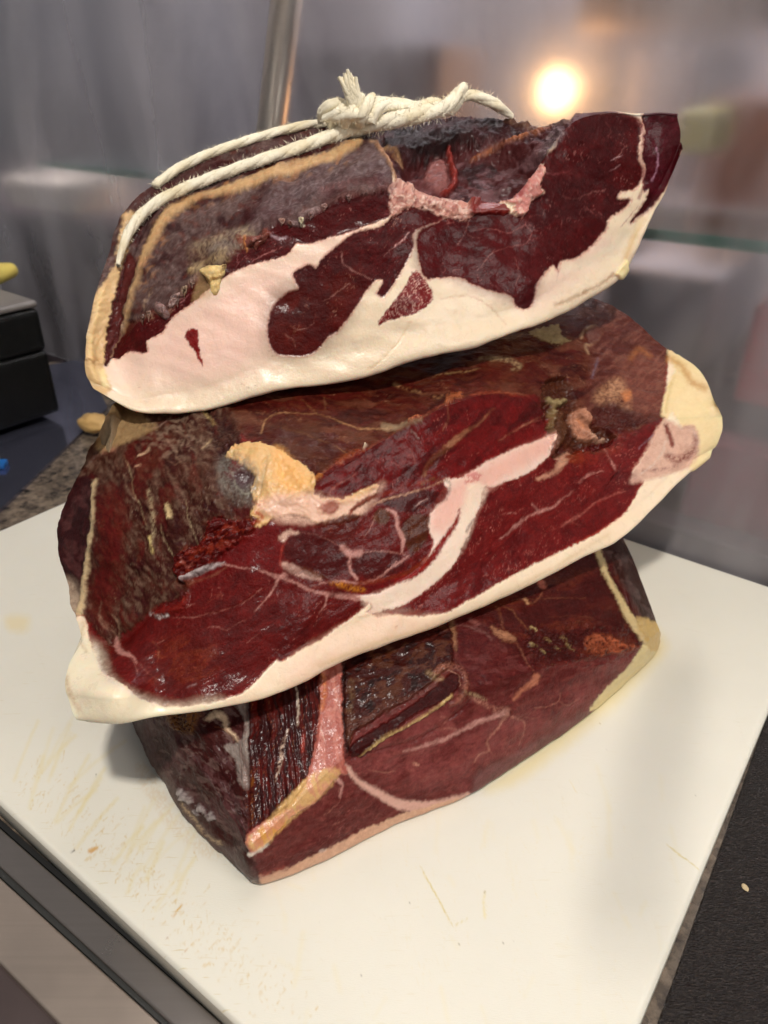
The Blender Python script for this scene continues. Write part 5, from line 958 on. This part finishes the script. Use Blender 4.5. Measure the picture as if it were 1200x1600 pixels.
# ------------------------------------------------------------------ behind the board: glass screen and the shop seen through it
gd = (c_back-c_right)/np.linalg.norm(c_back-c_right); gn = np.array([-gd[1], gd[0]]); 
if gn[1] < 0: gn = -gn
g1 = c_right+gn*.004-gd*(-.06); g0 = g1+gd*.13
ga, gb = g1-gd*.25, g0+gd*1.6
def glass_mat():
    m, nt, b = new_mat('greasy_glass'); L = nt.links; tc = nd(nt, 'ShaderNodeTexCoord')
    n = nd(nt, 'ShaderNodeTexNoise', Scale=3.0, Detail=6.0, Roughness=.6); mp = nd(nt, 'ShaderNodeMapping'); mp.inputs['Scale'].default_value = (1,1,.35); L.new(tc.outputs['Object'], mp.inputs[0]); L.new(mp.outputs[0], n.inputs['Vector'])
    b.inputs['Base Color'].default_value = (.93,.95,.95,1); b.inputs['IOR'].default_value = 1.35; b.inputs['Transmission Weight'].default_value = 1
    rr = nd(nt, 'ShaderNodeMapRange'); L.new(n.outputs['Fac'], rr.inputs[0]); rr.inputs[1].default_value = .3; rr.inputs[2].default_value = .7; rr.inputs[3].default_value = .18; rr.inputs[4].default_value = .30; L.new(rr.outputs[0], b.inputs['Roughness'])
    # dried wipe marks and grease on the glass
    out = nt.nodes['Material Output']; df = nd(nt, 'ShaderNodeBsdfDiffuse'); df.inputs[0].default_value = (.78,.74,.78,1)
    m2 = nd(nt, 'ShaderNodeMapping'); m2.inputs['Rotation'].default_value = (0,math.radians(14),0); m2.inputs['Scale'].default_value = (2.2,2.2,.8); L.new(tc.outputs['Object'], m2.inputs[0])
    w1_ = nd(nt, 'ShaderNodeTexNoise', Scale=2.6, Detail=7.0, Roughness=.6, Distortion=1.6); L.new(m2.outputs[0], w1_.inputs['Vector'])
    m3_ = nd(nt, 'ShaderNodeMapping'); m3_.inputs['Scale'].default_value = (7,7,1.6); m3_.inputs['Rotation'].default_value = (0,math.radians(-8),0); L.new(tc.outputs['Object'], m3_.inputs[0])
    w2_ = nd(nt, 'ShaderNodeTexNoise', Scale=2.0, Detail=5.0); L.new(m3_.outputs[0], w2_.inputs['Vector'])
    mu_ = nd(nt, 'ShaderNodeMath', operation='MULTIPLY'); L.new(w1_.outputs['Fac'], mu_.inputs[0]); L.new(w2_.outputs['Fac'], mu_.inputs[1])
    fr_ = nd(nt, 'ShaderNodeMapRange'); L.new(mu_.outputs[0], fr_.inputs[0]); fr_.inputs[1].default_value = .16; fr_.inputs[2].default_value = .36; fr_.inputs[3].default_value = .01; fr_.inputs[4].default_value = .20
    ms = nd(nt, 'ShaderNodeMixShader'); L.new(fr_.outputs[0], ms.inputs[0]); L.new(b.outputs[0], ms.inputs[1]); L.new(df.outputs[0], ms.inputs[2]); L.new(ms.outputs[0], out.inputs[0])
    return m
GLASS = glass_mat()
screen = prism('glass_screen', [ga, gb, gb+gn*.006, ga+gn*.006], ZC, 1.0, GLASS); tag(screen, 'tall smeared glass screen standing behind the cutting board', 'glass screen')
def aq(px, py, dist):   # a point a given distance behind the screen plane, along the line of sight
    o = np.array([0,0,CAM_H]); u, v = px-600.0, py-800.0; d = np.array([u, F_PX*CP-v*SP, -F_PX*SP-v*CP]); base = g1+gn*dist
    t = ((base-o[:2])@gn)/(d[:2]@gn); return o+d*t
def quadbox(name, x0, y0, x1, y1, dist, depth, mat, parent=None):
    """upright box parallel to the screen whose front spans photo corners"""
    p = [aq(x0,y1,dist), aq(x1,y1,dist), aq(x1,y0,dist), aq(x0,y0,dist)]
    zb, zt = (p[0][2]+p[1][2])/2, (p[2][2]+p[3][2])/2; a, b = p[0][:2], p[1][:2]
    return prism(name, [a, b, b+gn*depth, a+gn*depth], min(zb,zt), max(zb,zt), mat, parent, bevel=.004)
# green edged shelf
e0, e1 = aq(60,242,.03), aq(1260,420,.03); zs = (e0[2]+e1[2])/2
shelf = empty('glass_shelf', (e0[0], e0[1], zs)); tag(shelf, 'glass shelf with green edge behind the screen', 'shelf')
for nm, d0, d1, mt in (('shelf_edge', 0, .002, simple('green_glass_edge', (52,104,92), .2)), ('shelf_plate', .0022, .12, simple('shelf_plate_glass', (120,128,128), .15))):
    o = prism(nm, [e1[:2]+gn*d0, e0[:2]+gn*d0, e0[:2]+gn*d1, e1[:2]+gn*d1], zs-.004, zs+.004 if nm=='shelf_edge' else zs+.003, mt); o.parent = shelf; o.matrix_parent_inverse = shelf.matrix_world.inverted()
o.data.materials[0].node_tree.nodes['Principled BSDF'].inputs['Transmission Weight'].default_value = .9
# back wall of the shop with its tonal variety
def wall_mat():
    m, nt, b = new_mat('grey_steel_wall'); L = nt.links; tc = nd(nt, 'ShaderNodeTexCoord'); mp = nd(nt, 'ShaderNodeMapping'); mp.inputs['Scale'].default_value = (1.6,1.6,.7); L.new(tc.outputs['Object'], mp.inputs[0])
    n = nd(nt, 'ShaderNodeTexNoise', Scale=2.6, Detail=5.0, Roughness=.55); L.new(mp.outputs[0], n.inputs['Vector']); r = ramp(nt, n.outputs['Fac'], [(.36, lin((112,104,108))), (.5, lin((142,136,142))), (.66, lin((176,174,186)))]); L.new(r.outputs[0], b.inputs['Base Color']); b.inputs['Roughness'].default_value = .5; b.inputs['Specular IOR Level'].default_value = .08; return m
w0, w1 = g1+gn*.75, g0+gn*.75
wall = prism('back_wall', [w0-gd*2.2, w1+gd*2.6, w1+gd*2.6+gn*.05, w0-gd*2.2+gn*.05], -.6, 2.2, wall_mat()); tag(wall, kind='structure')
floor_b = prism('shop_floor', [(-4,-2),(4,-2),(4,4),(-4,4)], -.62, -.60, simple('floor_tiles', (90,80,78), .4)); tag(floor_b, kind='structure')
def thing(name, lab, cat, x0,y0,x1,y1,dist,depth,rgb,rough=.5, metal=0):
    o = quadbox(name, x0,y0,x1,y1,dist,depth, simple(name+'_surface', rgb, rough, metal, var=.2, scale=9)); tag(o, lab, cat); return o
thing('base_cabinet','long dark brown cabinet low behind the glass at left, under the shelf','cabinet',-100,360,700,900,.10,.3,(80,66,70),.35)
thing('steel_tub','grey steel tub behind the glass, right of the top ham fat','tub',930,425,1090,575,.12,.2,(132,130,140),.5)
thing('red_packet','red packet behind the glass at the right edge of the picture','packet',1140,480,1290,640,.06,.1,(150,22,32),.5)
thing('ham_slices_tray','pink tray of meat behind the glass beside the middle ham','tray',1050,700,1290,850,.05,.03,(150,74,84),.5)
thing('lower_cabinet','dark plum cabinet front behind the glass, above the right end of the board','cabinet',700,800,1400,1010,.010,.03,(92,74,80),.4)
thing('wooden_panel','brown wooden panel behind the glass at upper right','panel',1075,150,1290,330,.22,.1,(128,78,58),.5)
thing('yellow_packet','yellow green packet behind the glass, right of the top ham tip','packet',1050,172,1105,240,.10,.06,(160,150,70),.5)
thing('grey_case','blue grey case behind the glass between lamp and wooden panel','case',960,70,1060,300,.3,.2,(142,142,158),.4)
thing('dark_backboard','dark board behind the glass, under the steel tub at right','board',880,575,1400,900,.16,.3,(84,58,62),.4)
thing('dark_beam','dark brown beam high behind the glass at upper right','beam',900,-60,1320,42,.3,.1,(92,80,74),.5)
thing('dark_screen','dark grey screen behind the glass, behind the knot of the cord','screen',470,70,690,230,.3,.1,(104,98,104),.4)
thing('pale_reflection','pale box behind the glass at far left, standing in for a window reflection','window reflection',18,285,120,330,.06,.1,(214,200,190),.6)  # pale box stands in for the bright reflection of a window
# slender post seen through the glass
pb, pt = aq(425,215,.015), aq(455,-40,.015)
def tube(name, a, b, r, mat, parent=None, seg=24):
    a, b = np.array(a), np.array(b); t = (b-a)/np.linalg.norm(b-a); u = np.cross(t, [0,1,0]); u /= np.linalg.norm(u); v = np.cross(t, u); th = np.linspace(0,2*math.pi,seg,endpoint=False)
    R = (u*np.cos(th)[:,None]+v*np.sin(th)[:,None])*r; V = np.concatenate([a+R, b+R]); i = np.arange(seg); j = np.roll(i,-1)
    q = np.stack([i, i+seg, j+seg, j], -1); V = np.concatenate([V, [a, b]]); tr = np.concatenate([np.stack([i, j, np.full(seg,2*seg)],-1), np.stack([j+seg, i+seg, np.full(seg,2*seg+1)],-1)])
    return mesh_np(name, V, q, mat, parent, tris=tr)
tz = pb.copy(); dz = (pb-pt)/np.linalg.norm(pb-pt); pb2 = pb+dz*((pb[2]-ZC)/abs(dz[2]))
post = tube('steel_post', pb2, pt-dz*.05, .014, steel('post_steel', (188,176,164), .28)); tag(post, 'pale steel post leaning behind the glass, left of the cord knot', 'post')
PBK = simple('shadow_rod_paint', (40,40,42), .5)
# lamp
lp = aq(850,143,.26)
lamp = empty('wall_lamp', lp); tag(lamp, 'round warm glowing bulb on the wall behind the top ham', 'lamp')
em = bpy.data.materials.new('lit_bulb'); em.use_nodes = True; nt = em.node_tree; b = nt.nodes['Principled BSDF']; b.inputs['Emission Color'].default_value = (1,.62,.26,1); b.inputs['Emission Strength'].default_value = 4.5
def sphere(name, c, r, mat, parent=None, seg=24, sx=1):
    th = np.linspace(0.0001, math.pi-.0001, seg//2+1); ph = np.linspace(0, 2*math.pi, seg+1); V = np.array([[c[0]+r*math.sin(t)*math.cos(p_), c[1]+r*math.sin(t)*math.sin(p_), c[2]+r*math.cos(t)*sx] for t in th for p_ in ph]); return mesh_np(name, V, grid_faces(len(th), len(ph), flip=True), mat, parent)
bl = sphere('bulb', (0,0,0), .0055, em, lamp)
fx = tube('lamp_base', (0,.02,0), (0,.16,0), .012, RAIL, lamp) if False else tube('lamp_base', (0.0,0.019,0.0), (gn[0]*.42,gn[1]*.42,0), .006, RAIL, lamp)
ld = bpy.data.lights.new('bulb_glow', 'POINT'); ld.energy = 3.0; ld.color = (1,.52,.22); ld.shadow_soft_size = .02; lo = bpy.data.objects.new('bulb_glow', ld); COL.objects.link(lo); lo.location = [float(x) for x in (lp+np.array([gn[0]*.03, gn[1]*.03, 0]))]

rod = tube('shadow_rod', (.144,.1525,.4785), (.080,.0185,.4785), .006, PBK)  # unseen rod, added to cast the soft shadow band on the board
tag(rod, 'unseen dark rod added over the board to cast a shadow band', 'shadow rod')
# ------------------------------------------------------------------ left: dark box on a pale tray
def gz(px, py, z): return at(px, py, z=z)
ZT = ZC+.004
tray = prism('tray', [g(-20,815,ZT), g(168,636,ZT), g(130,560,ZT), g(-300,640,ZT), g(-300,1000,ZT)], ZC+.0005, ZT, simple('polished_tray', (150,152,176), .13, .9, var=.05)); tag(tray, 'flat polished metal tray on the counter under the black box', 'tray')
bx0, bx1 = at(-160,738,z=ZT+.001), at(98,652,z=ZT+.001)
bdir = (bx1-bx0)[:2]; bdir /= np.linalg.norm(bdir); bnn = np.array([-bdir[1], bdir[0]])
tp = at(50,470,Y=bx1[1]+.01); ht = tp[2]
box = empty('weighing_box', (bx1[0], bx1[1], ZT)); tag(box, 'black box with a grey lid standing on the tray at far left', 'box')
PB = simple('black_plastic', (14,15,15), .5, var=.15, spec_=.25)
def frustum(name, z0, z1, i0, i1, mat):
    a, b = bx0[:2], bx1[:2]
    def ring(z, i): return [(*(a), z), (*(b-bdir*i), z), (*(b-bdir*i+bnn*.18), z), (*(a+bnn*.18), z)]
    V = ring(z0, i0)+ring(z1, i1); me = bpy.data.meshes.new(name); me.from_pydata([tuple(map(float,v)) for v in V], [], [(3,2,1,0),(4,5,6,7),(0,1,5,4),(1,2,6,5),(2,3,7,6),(3,0,4,7)]); me.update(); me.materials.append(mat)
    o = bpy.data.objects.new(name, me); COL.objects.link(o); bv = o.modifiers.new('bevel','BEVEL'); bv.width=.006; bv.segments=3; o.parent = box; o.matrix_parent_inverse = box.matrix_world.inverted(); return o
inset = bdir@(b_:=(bx1[:2]-tp[:2]))
frustum('lower_body', ZT+.008, ZT+(ht-ZT)*.607, 0, inset*.5, PB); frustum('upper_body', ZT+(ht-ZT)*.61, ht-.006, inset*.5, inset*.92, PB); frustum('lid', ht-.005, ht+.003, inset*.9, inset*1.1, simple('grey_lid', (120,114,110), .4))
yp = at(-34,458,Y=tp[1]+.05)
yl = prism('yellow_cloth', [(yp[0]-.08,yp[1]-.02),(yp[0]+.028,yp[1]-.03),(yp[0]+.034,yp[1]+.05),(yp[0]-.08,yp[1]+.06)], ht+.004, ht+.022, simple('yellow_cloth', (206,186,92), .8), bevel=.009); tag(yl, 'folded yellow cloth on the lid of the black box', 'cloth')
bluep = at(2,726,z=ZT+.001)
bs = prism('blue_strip', [(bluep[0]-.04,bluep[1]-.012),(bluep[0]+.008,bluep[1]-.01),(bluep[0]+.006,bluep[1]+.004),(bluep[0]-.04,bluep[1]+.002)], ZT+.0005, ZT+.006, simple('blue_plastic', (30,100,170), .4), bevel=.001); tag(bs, 'small bright blue strip on the tray before the black box', 'strip')

import bmesh
def lump(name, px, py, z, r, mat, label, cat):
    bm = bmesh.new(); bmesh.ops.create_icosphere(bm, subdivisions=4, radius=1)
    for v in bm.verts:
        co = np.array(v.co); k = 1+.28*float(fbm(co[None]*1.3+5, 3)[0]); v.co = Vector((co[0]*r*1.5*k, co[1]*r*k, co[2]*r*.7*k))
    for f_ in bm.faces: f_.smooth = True
    me = bpy.data.meshes.new(name); bm.to_mesh(me); bm.free(); me.materials.append(mat); o = bpy.data.objects.new(name, me); COL.objects.link(o); q = at(px, py, z=z); o.location = (q[0], q[1], z+r*.62); o.rotation_euler[2] = -.7; tag(o, label, cat); return o
lump('fat_trimming', 150, 672, ZC+.0045, .015, simple('yellow_fat', (206,166,104), .45, scale=60), 'yellow lump of trimmed fat behind the left end of the middle ham', 'fat trimming')
